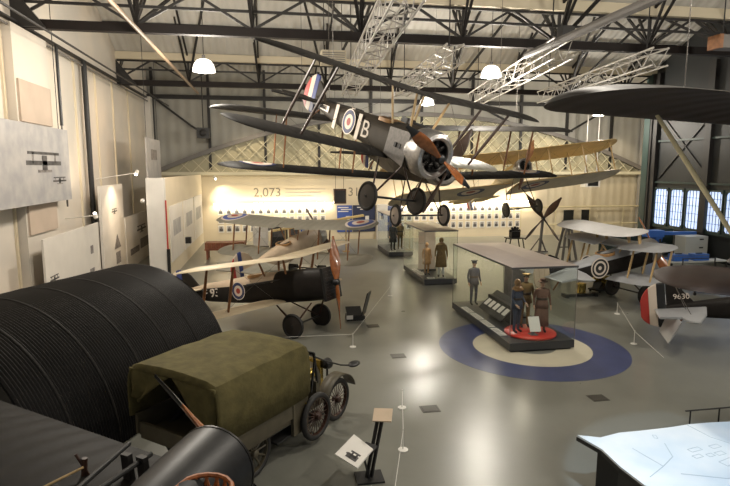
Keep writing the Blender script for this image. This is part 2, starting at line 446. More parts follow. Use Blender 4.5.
# right side: dark sliding hangar doors with daylit panes
b = MB(); b.box((XR + .1, 14, 6), (.2, 30.8, 12), M['door_dark']); struct(b.build('wall_right'))
b = MB(); b.box((24.4, 29.45, 6), (4.8, .2, 12), M['door_dark']); struct(b.build('wall_right_return'))
b = MB(); b.box((XR - .12, 29.3, 5), (.42, .5, 10), M['door_green']); b.box((XR - .2, 29.0, 5), (.2, .16, 10), M['steel_dark']); struct(b.build('trim_door_post'))
b = MB(); b.box((26.75, 32.6, 6), (.2, 7, 12), M['wall_low']); struct(b.build('wall_right_alcove'))
b = MB()
b.box((26.25, 35.8, 4.4), (.3, .2, 8.8), M['alu']); struct(b.build('trim_back_pipe'))
for i, (ya, yb) in enumerate(((28.55, 27.45), (27.3, 26.25), (26.1, 25.0), (24.65, 23.65), (23.5, 22.5), (22.35, 21.3), (20.7, 19.7))):
    # each window a frame with panes and glazing bars
    z0, z1 = 1.48, 3.56
    fr = MB(); cy = (ya + yb) / 2; w = ya - yb
    for y in (ya, yb): fr.box((XR - .05, y, (z0 + z1) / 2), (.14, .06, z1 - z0), M['door_green'])
    for z in (z0, z1): fr.box((XR - .05, cy, z), (.14, w, .09), M['door_green'])
    for y in (ya, yb):
        for z in (z0, z1):
            s1 = 1 if y == yb else -1; s2 = 1 if z == z0 else -1
            fr.add([(XR - .08, y, z), (XR - .08, y + .24 * s1, z), (XR - .08, y, z + .24 * s2)], [(0, 1, 2)], M['door_green'])
    win = struct(fr.build('window_%d' % (i + 1)))
    p = MB(); p.box((XR - .012, cy, (z0 + z1) / 2), (.02, w, z1 - z0), M['daylight']); p.build('window_pane', M['daylight'], win)
    g = MB()
    for k in range(1, 5): g.box((XR - .035, cy, z0 + (z1 - z0) * k / 5), (.03, w, .018), M['door_green'])
    for k in range(1, 5): g.box((XR - .035, yb + w * k / 5, (z0 + z1) / 2), (.03, .014, z1 - z0), M['door_green'])
    g.build('glazing_bars', M['door_green'], win)
b = MB()
for y in (21.0, 24.83, 28.8, 16.3): b.box((XR - .1, y, 5), (.24, .42, 10), M['steel_dark'])
for z in (1.4, 3.9, 6.2): b.box((XR - .06, 22, z), (.1, 14, .1), M['door_green'])
for a, c in ((28.4, 24.6), (24.6, 28.4), (22, 18), (18, 22)): b.bar((XR - .05, a, 4.1), (XR - .05, c, 7.6), .04, .06, M['steel_dark'])
struct(b.build('trim_door_bracing'))

# roof: pitched bays whose valleys run along the girders
b = MB()
prof = [(-4.0, 10.2), (1.4, 12.9), (7.0, 10.25), (12.6, 12.9), (18.2, 10.25), (23.8, 12.9), (29.4, 10.25), (32.8, 11.9), (36.1, 10.6)]
for (ya, za), (yb, zb) in zip(prof, prof[1:]):
    b.add([(XL - .2, ya, za), (27, ya, za), (27, yb, zb), (XL - .2, yb, zb), (XL - .2, ya, za + .12), (27, ya, za + .12), (27, yb, zb + .12), (XL - .2, yb, zb + .12)],
          [(0, 1, 2, 3), (4, 7, 6, 5), (0, 4, 5, 1), (2, 6, 7, 3), (0, 3, 7, 4), (1, 5, 6, 2)], M['ceil'])
struct(b.build('ceiling'))
def roof_z(y):
    for (ya, za), (yb, zb) in zip(prof, prof[1:]):
        if ya <= y <= yb: return za + (zb - za) * (y - ya) / (yb - ya)
    return 10
for i, y in enumerate((7.0, 18.2, 29.4)):
    b = MB(); b.box((9.9, y, 10.12), (34.2, .5, .34), M['gutter']); struct(b.build('trim_valley_gutter_%d' % (i + 1)))
NODES = [-3.85 + 3.43 * k for k in range(-1, 8)]
for i, y in enumerate((7.0, 18.2, 29.4)):
    b = MB()
    b.bar((XL, y, 8.86), (26.8, y, 8.86), .26, .26, M['steel_brown'])
    b.bar((XL, y, 9.5), (26.8, y, 9.5), .07, .08, M['steel_dark'])
    b.bar((XL, y, 9.92), (26.8, y, 9.92), .09, .09, M['steel_dark'])
    for x in NODES:
        b.bar((x, y, 8.9), (x, y, 10), .09, .09, M['steel_dark'])
        for dx in (-1.7, 1.7): b.bar((x, y, 8.95), (x + dx, y, 9.95), .075, .075, M['steel_dark'])
        for dy, zz in ((2.6, 0), (-2.6, 0), (1.2, 0), (-1.2, 0)):
            yy = y + dy
            b.bar((x, y, 9.0), (x + .18 * (1 if dy > 0 else -1), yy, roof_z(yy) - .1), .075, .075, M['steel_dark'])
    # end knee brackets
    for x0, s in ((XL, 1), (26.8, -1)):
        b.slab([(x0, y - .08, 8.75), (x0 + .9 * s, y - .08, 8.75), (x0, y - .08, 9.9)], .16, M['steel_dark'])
    struct(b.build('trim_roof_girder_%d' % (i + 1)))
n = 0
for y in (3.4, 9.6, 11.4, 13.8, 15.9, 20.2, 22.0, 25.4, 27.3, 31.0, 34.4):
    b = MB(); b.bar((XL, y, roof_z(y) - .1), (26.8, y, roof_z(y) - .1), .09, .12, M['steel_dark'] if y < 34 else M['steel_mid'])
    n += 1; struct(b.build('trim_purlin_%d' % n))
# longitudinal rafters, rails and wind braces running down the hall
b = MB()
for x in NODES:
    for (ya, za), (yb, zb) in zip(prof[2:], prof[3:]):
        b.bar((x, ya, za - .14), (x, yb, zb - .14), .08, .1, M['steel_dark'])
for x, s in ((-3.85, 1), (3.0, -1), (3.0, 1), (9.87, -1), (9.87, 1), (16.7, -1), (16.7, 1)):
    b.bar((x, 18.2, 8.95), (x + 1.7 * s, 23.8, 12.6), .09, .09, M['steel_dark'])
    b.bar((x, 29.4, 8.95), (x + 1.7 * s, 23.8, 12.6), .09, .09, M['steel_dark'])
    b.bar((x, 18.2, 8.95), (x + 1.7 * s, 12.6, 12.6), .09, .09, M['steel_dark'])
struct(b.build('trim_roof_braces'))
for i, (x, y1, y2, z, r, m) in enumerate(((-3.55, 12, 30.4, 8.55, .06, 'rail_brown'), (-5.95, 11, 35.8, 8.45, .035, 'steel_dark'), (8.72, 9, 18.2, 8.5, .12, 'steel_mid'))):
    b = MB(); b.tube((x, y1, z), (x, y2, z), r, n=10, m=M[m])
    struct(b.build('trim_roof_rail_%d' % (i + 1)))
for i, (y, z, x1, x2) in enumerate(((35.6, 2.0, 15.8, 26.2), (34.4, .9, 18.5, 26.2))):
    b = MB(); b.tube((x1, y, z), (x2, y, z), .055, m=M['cream_paint'])
    for k in range(4):
        x = x1 + (x2 - x1) * (k + .5) / 4
        b.tube((x, y, 0), (x, y, z), .03, m=M['cream_paint'])
    struct(b.build('trim_back_rail_%d' % (i + 1)))
# dark openings low in the end wall
for i, (x, z0, z1, w) in enumerate(((20.9, .3, 1.75, .75), (22.2, 0, 1.75, .6))):
    b = MB(); b.box((x, YB - .01, (z0 + z1) / 2), (w, .06, z1 - z0), M['door_dark'])
    b.box((x, YB - .04, z1 + .04), (w + .16, .08, .08), M['wall_low'])
    struct(b.build('door_%d' % (i + 1)))
b = MB(); b.box((8.2, YB - .01, 1.1), (1.0, .06, 2.2), M['navy_ban']); struct(b.build('door_3'))
b = MB(); b.box((7.3, YB - .25, 1.16), (.72, .4, 2.32), M['white_panel'])
b.box((7.3, YB - .47, 1.5), (.16, .04, .34), M['black']); b.ball((7.3, YB - .47, 1.75), (.1, .03, .1), M['black'], 10, 6)
struct(b.build('trim_back_pier'))
# ================================================================== AIRCRAFT
M['ceil'].node_tree.nodes['Wave Texture'].inputs['Scale'].default_value = 0.9
M['gable'].node_tree.nodes['Wave Texture'].inputs['Scale'].default_value = 0.5
US = [0, .012, .05, .12, .22, .36, .52, .70, .86, 1.0]
def foil(u, th, up):
    t = 5 * th * (.2969 * math.sqrt(u) - .126 * u - .3516 * u * u + .2843 * u ** 3 - .1015 * u ** 4)
    c = 4 * .045 * u * (1 - u)
    return c + (t if up else -t * .55)
class Wing:
    # x forward: leading edge at x = xle, trailing edge behind; y0..y1 span; dihedral from the centre line
    def __init__(s, y0, y1, chord, xle, z, dih=2.5, tip=.55, th=.07, round0=True, round1=True, cut=None, te_rake=0.0, twist=0):
        s.__dict__.update(locals())
    def edges(s, y):
        le, te = s.xle, s.xle - s.chord
        for on, e in ((s.round1, s.y1 - y), (s.round0, y - s.y0)):
            if on and e < s.tip:
                t = 1 - max(e, 0) / s.tip
                q = 1 - math.sqrt(max(0, 1 - t * t))
                le -= s.chord * .55 * q; te += s.chord * (.40 * q - s.te_rake * t)
        if s.cut and abs(y) < s.cut[0]: te += s.cut[1]
        return le, max(min(te, le), te) if te < le else le - .001
    def pt(s, u, y, up, off=0.0):
        le, te = s.edges(y); c = max(le - te, .002)
        return (le - u * c, y, s.z + abs(y) * math.tan(rad(s.dih)) + c * foil(u, s.th, up) + off - s.twist * u)
    def at(s, x, y, up, off=0.0):
        le, te = s.edges(y); c = max(le - te, .002)
        return s.pt(min(max((le - x) / c, 0), 1), y, up, off)
    def mesh(s, name, mt, mbm, parent):
        ys = set()
        for k in range(0, 11):
            ys.add(s.y0 + s.tip * (1 - math.cos(PI / 2 * k / 10)) if s.round0 else s.y0)
            ys.add(s.y1 - s.tip * (1 - math.cos(PI / 2 * k / 10)) if s.round1 else s.y1)
        n = max(3, int((s.y1 - s.y0) / .35))
        for k in range(n + 1):
            y = s.y0 + s.tip + (s.y1 - s.y0 - 2 * s.tip) * k / n
            ys.add(y)
        if s.cut: ys |= {-s.cut[0] - .01, -s.cut[0] + .01, s.cut[0] - .01, s.cut[0] + .01}
        ys = sorted(ys)
        rings = []
        for y in ys:
            up = [s.pt(u, y, True) for u in US]
            lo = [s.pt(u, y, False) for u in US[-2:0:-1]]
            rings.append(up + lo)
        k = len(US) - 1
        b = MB(); b.loft(rings, mf=lambda j, i: mt if i < k else mbm)
        return b.build(name, mt, parent, smooth=True)
    def roundel(s, parent, x, y, r, up, cols, name='roundel'):
        b = MB(); off = .008 if up else -.008
        radii = [0] + [r * f for f, _ in cols]
        N = 36
        for k, (f, m) in enumerate(cols):
            ra, rb = radii[k], radii[k + 1]
            sub = 3
            for q in range(sub):
                a0, a1 = ra + (rb - ra) * q / sub, ra + (rb - ra) * (q + 1) / sub
                vs = []
                for i in range(N):
                    c, sn = math.cos(2 * PI * i / N), math.sin(2 * PI * i / N)
                    vs += [s.at(x + a0 * c, y + a0 * sn, up, off), s.at(x + a1 * c, y + a1 * sn, up, off)]
                b.add(vs, [(2 * i, 2 * i + 1, (2 * i + 3) % (2 * N), (2 * i + 2) % (2 * N)) for i in range(N)], m)
        return b.build(name, cols[0][1], parent)

def fuselage(parent, secs, side, top, name='fuselage', n=24, e=3.2, smooth=True, deck_from=0):
    # secs: (x, half width, z top, z bottom, deck) - deck 0..1 rounds the top
    rings = []
    for x, w, zt, zb, deck in secs:
        r = []
        zc, h = (zt + zb) / 2, (zt - zb) / 2
        for i in range(n):
            a = 2 * PI * i / n + PI / n
            c, s_ = math.cos(a), math.sin(a)
            ee = 2 / (e if s_ < 0 else e * (1 - deck) + 2 * deck)
            r.append((x, w * math.copysign(abs(c) ** ee, c), zc + h * math.copysign(abs(s_) ** ee, s_)))
        rings.append(r)
    b = MB(); b.loft(rings, mf=lambda j, i: top if 2 <= i <= n // 2 - 3 and j >= deck_from else side)
    return b.build(name, side, parent, smooth=smooth)

def wheel(parent, c, R=.33, w=.09, cover=None, tyre=None, name='wheel', axis=(0, 1, 0)):
    cover = cover or M['cover']; tyre = tyre or M['rubber']
    b = MB(); tr = w / 2
    b.lathe([(R - tr + tr * math.cos(a), tr * math.sin(a)) for a in [2 * PI * k / 12 for k in range(13)]], c, axis, 32, tyre)
    o = b.build(name, tyre, parent, smooth=True)
    d = MB(); d.lathe([(.002, tr * 1.35), (.05, tr * 1.3), (R - w * .8, tr * .55), (R - w * .8, -tr * .55), (.05, -tr * 1.3), (.002, -tr * 1.35)], c, axis, 32, cover)
    d.lathe([(.002, tr * 1.9), (.03, tr * 1.9), (.03, -tr * 1.9), (.002, -tr * 1.9)], c, axis, 12, M['gun_metal'])
    d.build('wheel_cover', cover, o, smooth=True)
    return o
def spoked_wheel(parent, c, axis, R=.38, w=.09, name='wheel', ns=12, spoke=.016, rim=None):
    b = MB(); tr = w / 2; rim = rim or M['truck']
    b.lathe([(R - tr + tr * math.cos(a), tr * math.sin(a)) for a in [2 * PI * k / 12 for k in range(13)]], c, axis, 36, M['rubber'])
    o = b.build(name, M['rubber'], parent, smooth=True)
    d = MB(); ri = R - w
    d.lathe([(ri, -.03), (ri + .02, -.03), (ri + .02, .03), (ri, .03), (ri, -.03)], c, axis, 32, rim); d.build('rim', rim, o)
    h = MB(); h.lathe([(.002, -.07), (.06, -.07), (.06, .07), (.035, .09), (.002, .09)], c, axis, 16, rim); h.build('hub', rim, o, smooth=True)
    u, v, ax = frame_of(axis); C0 = Vector(c)
    for k in range(ns):
        a = 2 * PI * k / ns; dr = u * math.cos(a) + v * math.sin(a)
        s_ = MB(); s_.tube(C0 + dr * .04, C0 + dr * (ri + .005), spoke, n=6, m=rim); s_.build('spoke', rim, o)
    return o
def prop(parent, c, ang, R=1.25, m=None, blades=2, name='propeller', axis=(1, 0, 0), tipm=None):
    m = m or M['prop']
    u, v, ax = frame_of(axis); C0 = Vector(c); b = MB()
    for k in range(blades):
        a = ang + 2 * PI * k / blades
        d = u * math.cos(a) + v * math.sin(a); t = d.cross(ax)
        rings = []; N = 12
        for j in range(N + 1):
            f = j / N; r = .02 + (R - .02) * f
            ch = .10 + .20 * math.sin(PI * min(1, f * 1.12) ** 1.1) if f < .97 else .07
            ch *= R / 1.25
            tw = rad(70 - 55 * f); th = .075 * (1 - f * .8) * R / 1.25
            cd = t * math.cos(tw) + ax * math.sin(tw); nd = cd.cross(d)
            rings.append([C0 + d * r + cd * (ch / 2 * math.cos(q)) + nd * (th / 2 * math.sin(q)) for q in [2 * PI * i / 10 for i in range(10)]])
        b.loft(rings, mf=(lambda j, i: tipm if tipm and j >= 9 else m))
    o = b.build(name, m, parent, smooth=True)
    h = MB(); h.lathe([(.002, .09), (.05, .085), (.09, .06), (.10, -.07), (.002, -.07)], C0, axis, 18, M['gun_metal']); h.build('propeller_hub', M['gun_metal'], o, smooth=True)
    return o
def strut(parent, p, q, m, c=.09, t=.04, name='strut', ax=(1, 0, 0)):
    b = MB(); b.foil_strut(p, q, c, t, m, ax); return b.build(name, m, parent, smooth=True)
def wire(parent, p, q, r=.004, name='bracing_wire'):
    b = MB(); b.tube(p, q, r, n=5, m=M['wire']); return b.build(name, M['wire'], parent)
def rod(parent, p, q, r, m, name): b = MB(); b.tube(p, q, r, n=10, m=m); return b.build(name, m, parent, smooth=True)
def disc_part(parent, c, nrm, r, cols, name='roundel', n=36, th=.004):
    b = MB(); u, v, d = frame_of(nrm); C0 = Vector(c); r0 = 0
    for f, m in cols:
        r1 = r * f
        vs = []
        for i in range(n):
            e = u * math.cos(2 * PI * i / n) + v * math.sin(2 * PI * i / n)
            vs += [C0 + e * r0 + d * th, C0 + e * r1 + d * th]
        b.add(vs, [(2 * i, 2 * i + 1, (2 * i + 3) % (2 * n), (2 * i + 2) % (2 * n)) for i in range(n)], m)
        r0 = r1
    return b.build(name, cols[0][1], parent)
def flat_fin(parent, pts, y, th, m, name, plane='xz', rings=None):
    # a thin rounded control surface from an outline; pts in the given plane
    b = MB()
    n = len(pts); cx = sum(p[0] for p in pts) / n; cz = sum(p[1] for p in pts) / n
    def P(a, c, o): return (a, y + o, c) if plane == 'xz' else (a, c, y + o)
    R_ = []
    for sc, o in ((.94, -th / 2), (1, -th * .2), (1, th * .2), (.94, th / 2)):
        R_.append([P(cx + (p[0] - cx) * sc, cz + (p[1] - cz) * sc, o) for p in pts])
    b.loft(R_, m)
    return b.build(name, m, parent)
def arc_pts(cx, cy, rx, ry, a0, a1, n=10):
    return [(cx + rx * math.cos(rad(a0 + (a1 - a0) * k / n)), cy + ry * math.sin(rad(a0 + (a1 - a0) * k / n))) for k in range(n + 1)]
def gear(parent, ax_x, ax_z, track, top, m, R=.33, w=.09, cover=None, tyre=None, t=.05):
    for s in (1, -1):
        for (x, y, z) in top: strut(parent, (x, y * s, z), (ax_x, (track / 2 - .1) * s, ax_z), m, .06, t * .7, 'undercarriage_strut')
        wheel(parent, (ax_x, track / 2 * s, ax_z), R, w, cover, tyre)
    rod(parent, (ax_x, -track / 2 - .04, ax_z), (ax_x, track / 2 + .04, ax_z), .028, M['gun_metal'], 'axle')
def bay_wires(parent, up, lo, y1, y2, xs=(.15, .8)):
    for f in xs:
        xu, xl = up.xle - up.chord * f, lo.xle - lo.chord * f
        wire(parent, up.at(xu, y1, False), lo.at(xl, y2, True)); wire(parent, up.at(xu, y2, False), lo.at(xl, y1, True))
def hang(parent, pts, ztop):
    # suspension cables straight up (in world space) to the roof steelwork
    bpy.context.view_layer.update()
    inv = parent.matrix_basis.inverted()
    for p in pts:
        w = parent.matrix_basis @ Vector(p)
        rod(parent, p, inv @ Vector((w.x, w.y, ztop(w) if callable(ztop) else ztop)), .006, M['wire'], 'suspension_cable')
RND = [(.34, M['r_red']), (.66, M['r_white']), (1.0, M['r_blue']), (1.1, M['white_paint'])]
RNDW = [(.34, M['r_red']), (.68, M['r_white']), (1.0, M['r_blue'])]

# ---- the dark brown biplane fighter hung in the middle of the hall
def make_pup():
    P = thing('hanging_biplane', 'dark brown biplane with letter B and silver cowling, diving on cables mid-hall', 'aeroplane', (3.52, 11.45, 4.93), (rad(-7), rad(17), rad(-64)))
    up = Wing(-4.04, 4.04, 1.5, -.40, 1.12, 2.2, .75, .065, cut=(.45, .25)); up.mesh('upper_wing', M['olive_wing'], M['under_wing'], P)
    lo = Wing(-4.0, -.30, 1.45, -1.15, -.42, 2.2, .75, .065, round1=False); lo.mesh('lower_wing', M['olive_wing'], M['under_wing'], P)
    lo2 = Wing(.30, 4.0, 1.45, -1.15, -.42, 2.2, .75, .065, round0=False); lo2.mesh('lower_wing', M['grey_wing'], M['silver_fab'], P)  # sheen on this wing put into its paler colours
    fuselage(P, [(-.40, .50, .50, -.49, .9), (-.95, .45, .48, -.46, .9), (-1.35, .39, .42, -.43, .9), (-2.1, .34, .38, -.40, .8), (-3.2, .27, .31, -.30, .6), (-4.4, .16, .23, -.15, .3), (-5.35, .05, .17, .02, 0)], M['khaki_side'], M['olive'])
    b = MB(); b.lathe([(.36, .08), (.42, .12), (.49, .09), (.52, 0), (.53, -.10), (.525, -.34), (.51, -.40), (.48, -.40), (.48, -.1), (.36, .02), (.36, .08)], (-.1, 0, 0), (1, 0, 0), 40, M['cowl']); b.build('cowling', M['cowl'], P, smooth=True)
    b = MB()
    for k in range(9):
        a = 2 * PI * k / 9; d = Vector((0, math.cos(a), math.sin(a)))
        b.lathe([(.05, .10), (.075, .12), (.06, .14), (.075, .16), (.06, .18), (.075, .20), (.06, .22), (.075, .24), (.06, .26), (.07, .36), (.002, .37)], (-.16, 0, 0), d, 10, M['engine'])
    b.lathe([(.002, .06), (.10, .05), (.12, -.1), (.12, -.2), (.002, -.2)], (-.1, 0, 0), (1, 0, 0), 16, M['engine']); b.lathe([(.002, -.3), (.5, -.3)], (-.1, 0, 0), (1, 0, 0), 24, M['black'])
    b.build('rotary_engine', M['engine'], P, smooth=True)
    for s in (1, -1):
        b = MB(); b.slab([(-.42, .505 * s, .34), (-1.25, .42 * s, .30), (-1.25, .42 * s, -.30), (-.42, .505 * s, -.40)], .012 * s, M['side_alu'])
        for x in (-.7, -.85): b.box((x, .48 * s, -.02), (.07, .03, .1), M['black'])
        b.build('side_panel', M['side_alu'], P)
    prop(P, (.14, 0, 0), rad(156), 1.28, M['prop'], tipm=M['gun_metal'])
    b = MB(); b.lathe([(.24, -.02), (.29, .03), (.33, .02), (.33, -.06), (.24, -.05)], (-1.75, 0, .38), (0, 0, 1), 20, M['leather']); b.build('cockpit_rim', M['leather'], P, smooth=True)
    b = MB(); b.tube((-.55, 0, .50), (-1.35, 0, .50), .035, m=M['gun_metal']); b.box((-1.2, 0, .5), (.4, .1, .12), M['gun_metal']); b.build('machine_gun', M['gun_metal'], P)
    b = MB(); b.slab([(-1.32, -.22, .40), (-1.32, .22, .40), (-1.45, .16, .66), (-1.45, -.16, .66)], .01, M['glass']); b.build('windscreen', M['glass'], P)
    for s in (1, -1):
        for f, x2 in ((.14, -.72), (.72, -1.35)):
            strut(P, up.at(up.xle - up.chord * f, .5 * s, False), (x2, .30 * s, .36), M['wood_pale'], .08, .04, 'cabane_strut')
        L_ = lo2 if s > 0 else lo
        for f in (.14, .72): strut(P, up.at(up.xle - up.chord * f, 2.55 * s, False), L_.at(L_.xle - L_.chord * f, 2.55 * s, True), M['wood_dark'], .10, .045, 'interplane_strut')
        bay_wires(P, up, L_, .6 * s, 2.55 * s, (.2,))
    for x, z in ((-5.25, .1),):
        for s, nm in ((1, 'tailplane'), (-1, 'tailplane')):
            flat_fin(P, [(-4.55, .1 * s), (-4.75, .9 * s)] + [(-5.0 - .35 * math.sin(rad(t)) , (1.05 + .5 * math.cos(rad(t))) * s) for t in range(0, 91, 15)] + [(-5.75, .9 * s), (-5.7, .12 * s)], .15, .06, M['olive_wing'], nm, 'xy')
    flat_fin(P, [(-4.7, .2), (-4.95, .5), (-5.2, .68), (-5.3, .68), (-5.3, .15)], 0, .05, M['olive'], 'fin')
    for x0, x1, m in ((-5.3, -5.5, 'blue_paint'), (-5.5, -5.72, 'r_white'), (-5.72, -5.95, 'red_paint')):
        zt = lambda x: .15 + .68 * math.sqrt(max(0, 1 - ((x + 5.45) / .52) ** 2)); zb = lambda x: .12 - .35 * math.sqrt(max(0, 1 - ((x + 5.40) / .56) ** 2))
        xs = [x0 + (x1 - x0) * k / 5 for k in range(6)]
        o = flat_fin(P, [(x, zt(x)) for x in xs] + [(x, zb(x)) for x in xs[::-1]], 0, .05, M[m], 'rudder_stripe')
    gear(P, -.95, -1.28, 1.50, [(-.55, .36, -.40), (-1.45, .34, -.40)], M['wood_dark'], .335, .085, M['cover'])
    rod(P, (-4.9, 0, -.02), (-5.3, 0, -.32), .025, M['wood'], 'tail_skid')
    for s in (-1, 1):
        disc_part(P, (-3.02, .303 * s, .0), (-.085, s, 0), .29, RND)
        for x in (-2.5, -3.66):
            b = MB(); b.slab([(x, (.318 + (x + 2.5) * .055) * s, .30), (x - .15, (.31 + (x + 2.5) * .055) * s, .29), (x - .15, (.31 + (x + 2.5) * .055) * s, -.32), (x, (.318 + (x + 2.5) * .055) * s, -.34)], .006 * s, M['white_paint'])
            b.build('white_band', M['white_paint'], P)
        mx = Matrix.Translation((-2.22, .345 * s, -.02)) @ Matrix.Rotation(rad(-2.5 * s), 4, 'Z') @ Matrix.Rotation(rad(180 if s > 0 else 0), 4, 'Z') @ Matrix.Rotation(rad(90), 4, 'X')
        lettering('letter_marking', 'B', .58, M['white_paint'], P, mx)
        mx = Matrix.Translation((-4.45, .185 * s, .07)) @ Matrix.Rotation(rad(-6 * s), 4, 'Z') @ Matrix.Rotation(rad(180 if s > 0 else 0), 4, 'Z') @ Matrix.Rotation(rad(90), 4, 'X')
        b = MB(); b.slab([(-4.2, .20 * s, .15), (-4.7, .15 * s, .14), (-4.7, .15 * s, 0), (-4.2, .20 * s, -.02)], .006 * s, M['white_paint']); b.build('serial_panel', M['white_paint'], P)
        lettering('serial_lettering', 'N5182', .14, M['black'], P, mx, .016)
    hang(P, [(-.9, -2.5, 1.25), (-.9, 2.5, 1.25), (-4.6, 0, .3)], lambda w: roof_z(w.y))
    return P
make_pup()

# ---- generic biplane used for the others (each with its own look)
def biplane(name, label, loc, rot, half, chord, zu, zl, xu, xl, stag, mtop, mbot, mside, mdeck, fus, wheelx, wheelz, track, smat, nosekind='radial', prp=None, bays=1, tailm=None, strut_y=None, R=.35, dih=2.5, rudder=None, suspend=False, fin=None, wires=True, under=None, lowhalf=None, cover=None, tyre=None, prop_ang=60, low_y=None, mlow=None, deck_from=0, mup=None, size=1.0):
    P = thing(name, label, 'aeroplane', loc, rot); P.scale = (size, size, size)
    tailm = tailm or mtop
    P_up = Wing(-half, half, chord, xu, zu, dih, .7, .07, cut=(.5, .25)); P_up.mesh('upper_wing', mtop, mup or mbot, P)
    lh = lowhalf or half * .96
    w0 = fus[2][1] - .05
    L1 = Wing(-lh, -w0, chord, xl, zl, dih, .7, .07, round1=False); L1.mesh('lower_wing', mtop, mlow or mbot, P)
    L2 = Wing(w0, lh, chord, xl, zl, dih, .7, .07, round0=False); L2.mesh('lower_wing', mtop, mlow or mbot, P)
    fuselage(P, fus, mside, mdeck, deck_from=deck_from)
    ys = strut_y or [half * .66]
    for s in (1, -1):
        L_ = L2 if s > 0 else L1
        for y in ys:
            for f in (.14, .72): strut(P, P_up.at(xu - chord * f, y * s, False), L_.at(xl - chord * f, (low_y or y) * s, True), smat, .10, .045, 'interplane_strut')
        for f, x2 in ((.14, xu - .3), (.72, xu - chord * .7)): strut(P, P_up.at(xu - chord * f, .5 * s, False), (x2, fus[2][1] * .8, fus[2][2] - .08) if s > 0 else (x2, -fus[2][1] * .8, fus[2][2] - .08), smat, .08, .04, 'cabane_strut')
        if wires:
            yy = [.5] + list(ys)
            for a, c in zip(yy, yy[1:]): bay_wires(P, P_up, L_, a * s, c * s, (.2,))
    gear(P, wheelx, wheelz, track, under or [(wheelx + .35, .32, fus[1][3] + .03), (wheelx - .5, .32, fus[2][3] + .03)], M['wood_dark'], R, .09, cover, tyre)
    xt, zt = fus[-1][0], (fus[-1][2] + fus[-1][3]) / 2
    for s in (1, -1):
        flat_fin(P, [(xt + .95, .08 * s), (xt + .75, .9 * s)] + [(xt + .45 - .3 * math.sin(rad(t)), (1.1 + .5 * math.cos(rad(t))) * s) for t in range(0, 91, 15)] + [(xt - .35, 1.0 * s), (xt - .3, .12 * s)], zt + .06, .06, tailm, 'tailplane', 'xy')
    flat_fin(P, [(xt + .75, zt + .12), (xt + .4, zt + .55), (xt + .1, zt + .72), (xt + .02, zt + .72), (xt + .02, zt)], 0, .05, fin or mside, 'fin')
    cols = rudder or ('blue_paint', 'r_white', 'red_paint')
    for k, m in enumerate(cols):
        x0 = xt - .62 * k / len(cols); x1 = xt - .62 * (k + 1) / len(cols)
        f1 = lambda x: zt + .08 + .68 * math.sqrt(max(0, 1 - ((x - xt + .08) / .56) ** 2)); f0 = lambda x: zt - .05 - .42 * math.sqrt(max(0, 1 - ((x - xt + .06) / .58) ** 2))
        xs = [x0 + (x1 - x0) * q / 5 for q in range(6)]
        flat_fin(P, [(x, f1(x)) for x in xs] + [(x, f0(x)) for x in xs[::-1]], 0, .05, M[m], 'rudder_stripe')
    rod(P, (xt + .55, 0, zt - .1), (xt + .1, 0, zt - .52), .028, M['wood'], 'tail_skid')
    r0 = fus[0]; zc = (r0[2] + r0[3]) / 2
    if nosekind == 'radial':
        rr = (r0[2] - r0[3]) / 2 + .03
        b = MB(); b.lathe([(rr * .62, .36), (rr * .8, .42), (rr * .95, .36), (rr, .2), (rr, -.05), (rr * .96, -.08)], (r0[0], 0, zc), (1, 0, 0), 32, M['cowl']); b.lathe([(.002, .1), (rr * .9, .1)], (r0[0], 0, zc), (1, 0, 0), 20, M['black'])
        b.build('cowling', M['cowl'], P, smooth=True)
        b = MB()
        for k in range(9):
            a = 2 * PI * k / 9; b.lathe([(.05, .06), (.07, .1), (.055, .13), (.07, .16), (.055, .19), (.07, rr * .85)], (r0[0] + .22, 0, zc), (0, math.cos(a), math.sin(a)), 8, M['engine'])
        b.build('rotary_engine', M['engine'], P)
        px = r0[0] + .5
    else:
        b = MB(); b.box((r0[0] + .03, 0, zc), (.08, r0[1] * 2 + .03, (r0[2] - r0[3]) + .02), M['black'])
        for k in range(9): b.box((r0[0] + .075, 0, r0[3] + .08 + k * (r0[2] - r0[3] - .1) / 9), (.02, r0[1] * 1.8, .02), M['gun_metal'])
        b.build('radiator', M['black'], P)
        for s in (1, -1): rod(P, (r0[0] - .25, .30 * s, r0[2] - .15), (r0[0] - 2.6, .42 * s, r0[2] - .22), .035, M['gun_metal'], 'exhaust_pipe')
        px = r0[0] + .22
    prop(P, (px, 0, zc), rad(prop_ang), 1.3, prp or M['prop'])
    b = MB(); f = fus[3]; b.lathe([(.25, -.02), (.29, .03), (.33, .02), (.33, -.06), (.25, -.05)], (f[0] + .1, 0, f[2] - .03), (0, 0, 1), 20, M['leather']); b.lathe([(.002, 0), (.26, 0)], (f[0] + .1, 0, f[2] - .01), (0, 0, 1), 20, M['black']); b.build('cockpit_rim', M['leather'], P, smooth=True)
    b = MB(); b.slab([(f[0] + .5, -.2, f[2]), (f[0] + .5, .2, f[2]), (f[0] + .36, .15, f[2] + .26), (f[0] + .36, -.15, f[2] + .26)], .01, M['glass']); b.build('windscreen', M['glass'], P)
    if suspend: hang(P, [(xu - .5, -half * .6, zu + .2), (xu - .5, half * .6, zu + .2), (xt + 1, 0, zt + .1)], lambda w: roof_z(w.y))
    return P, P_up, L1, L2

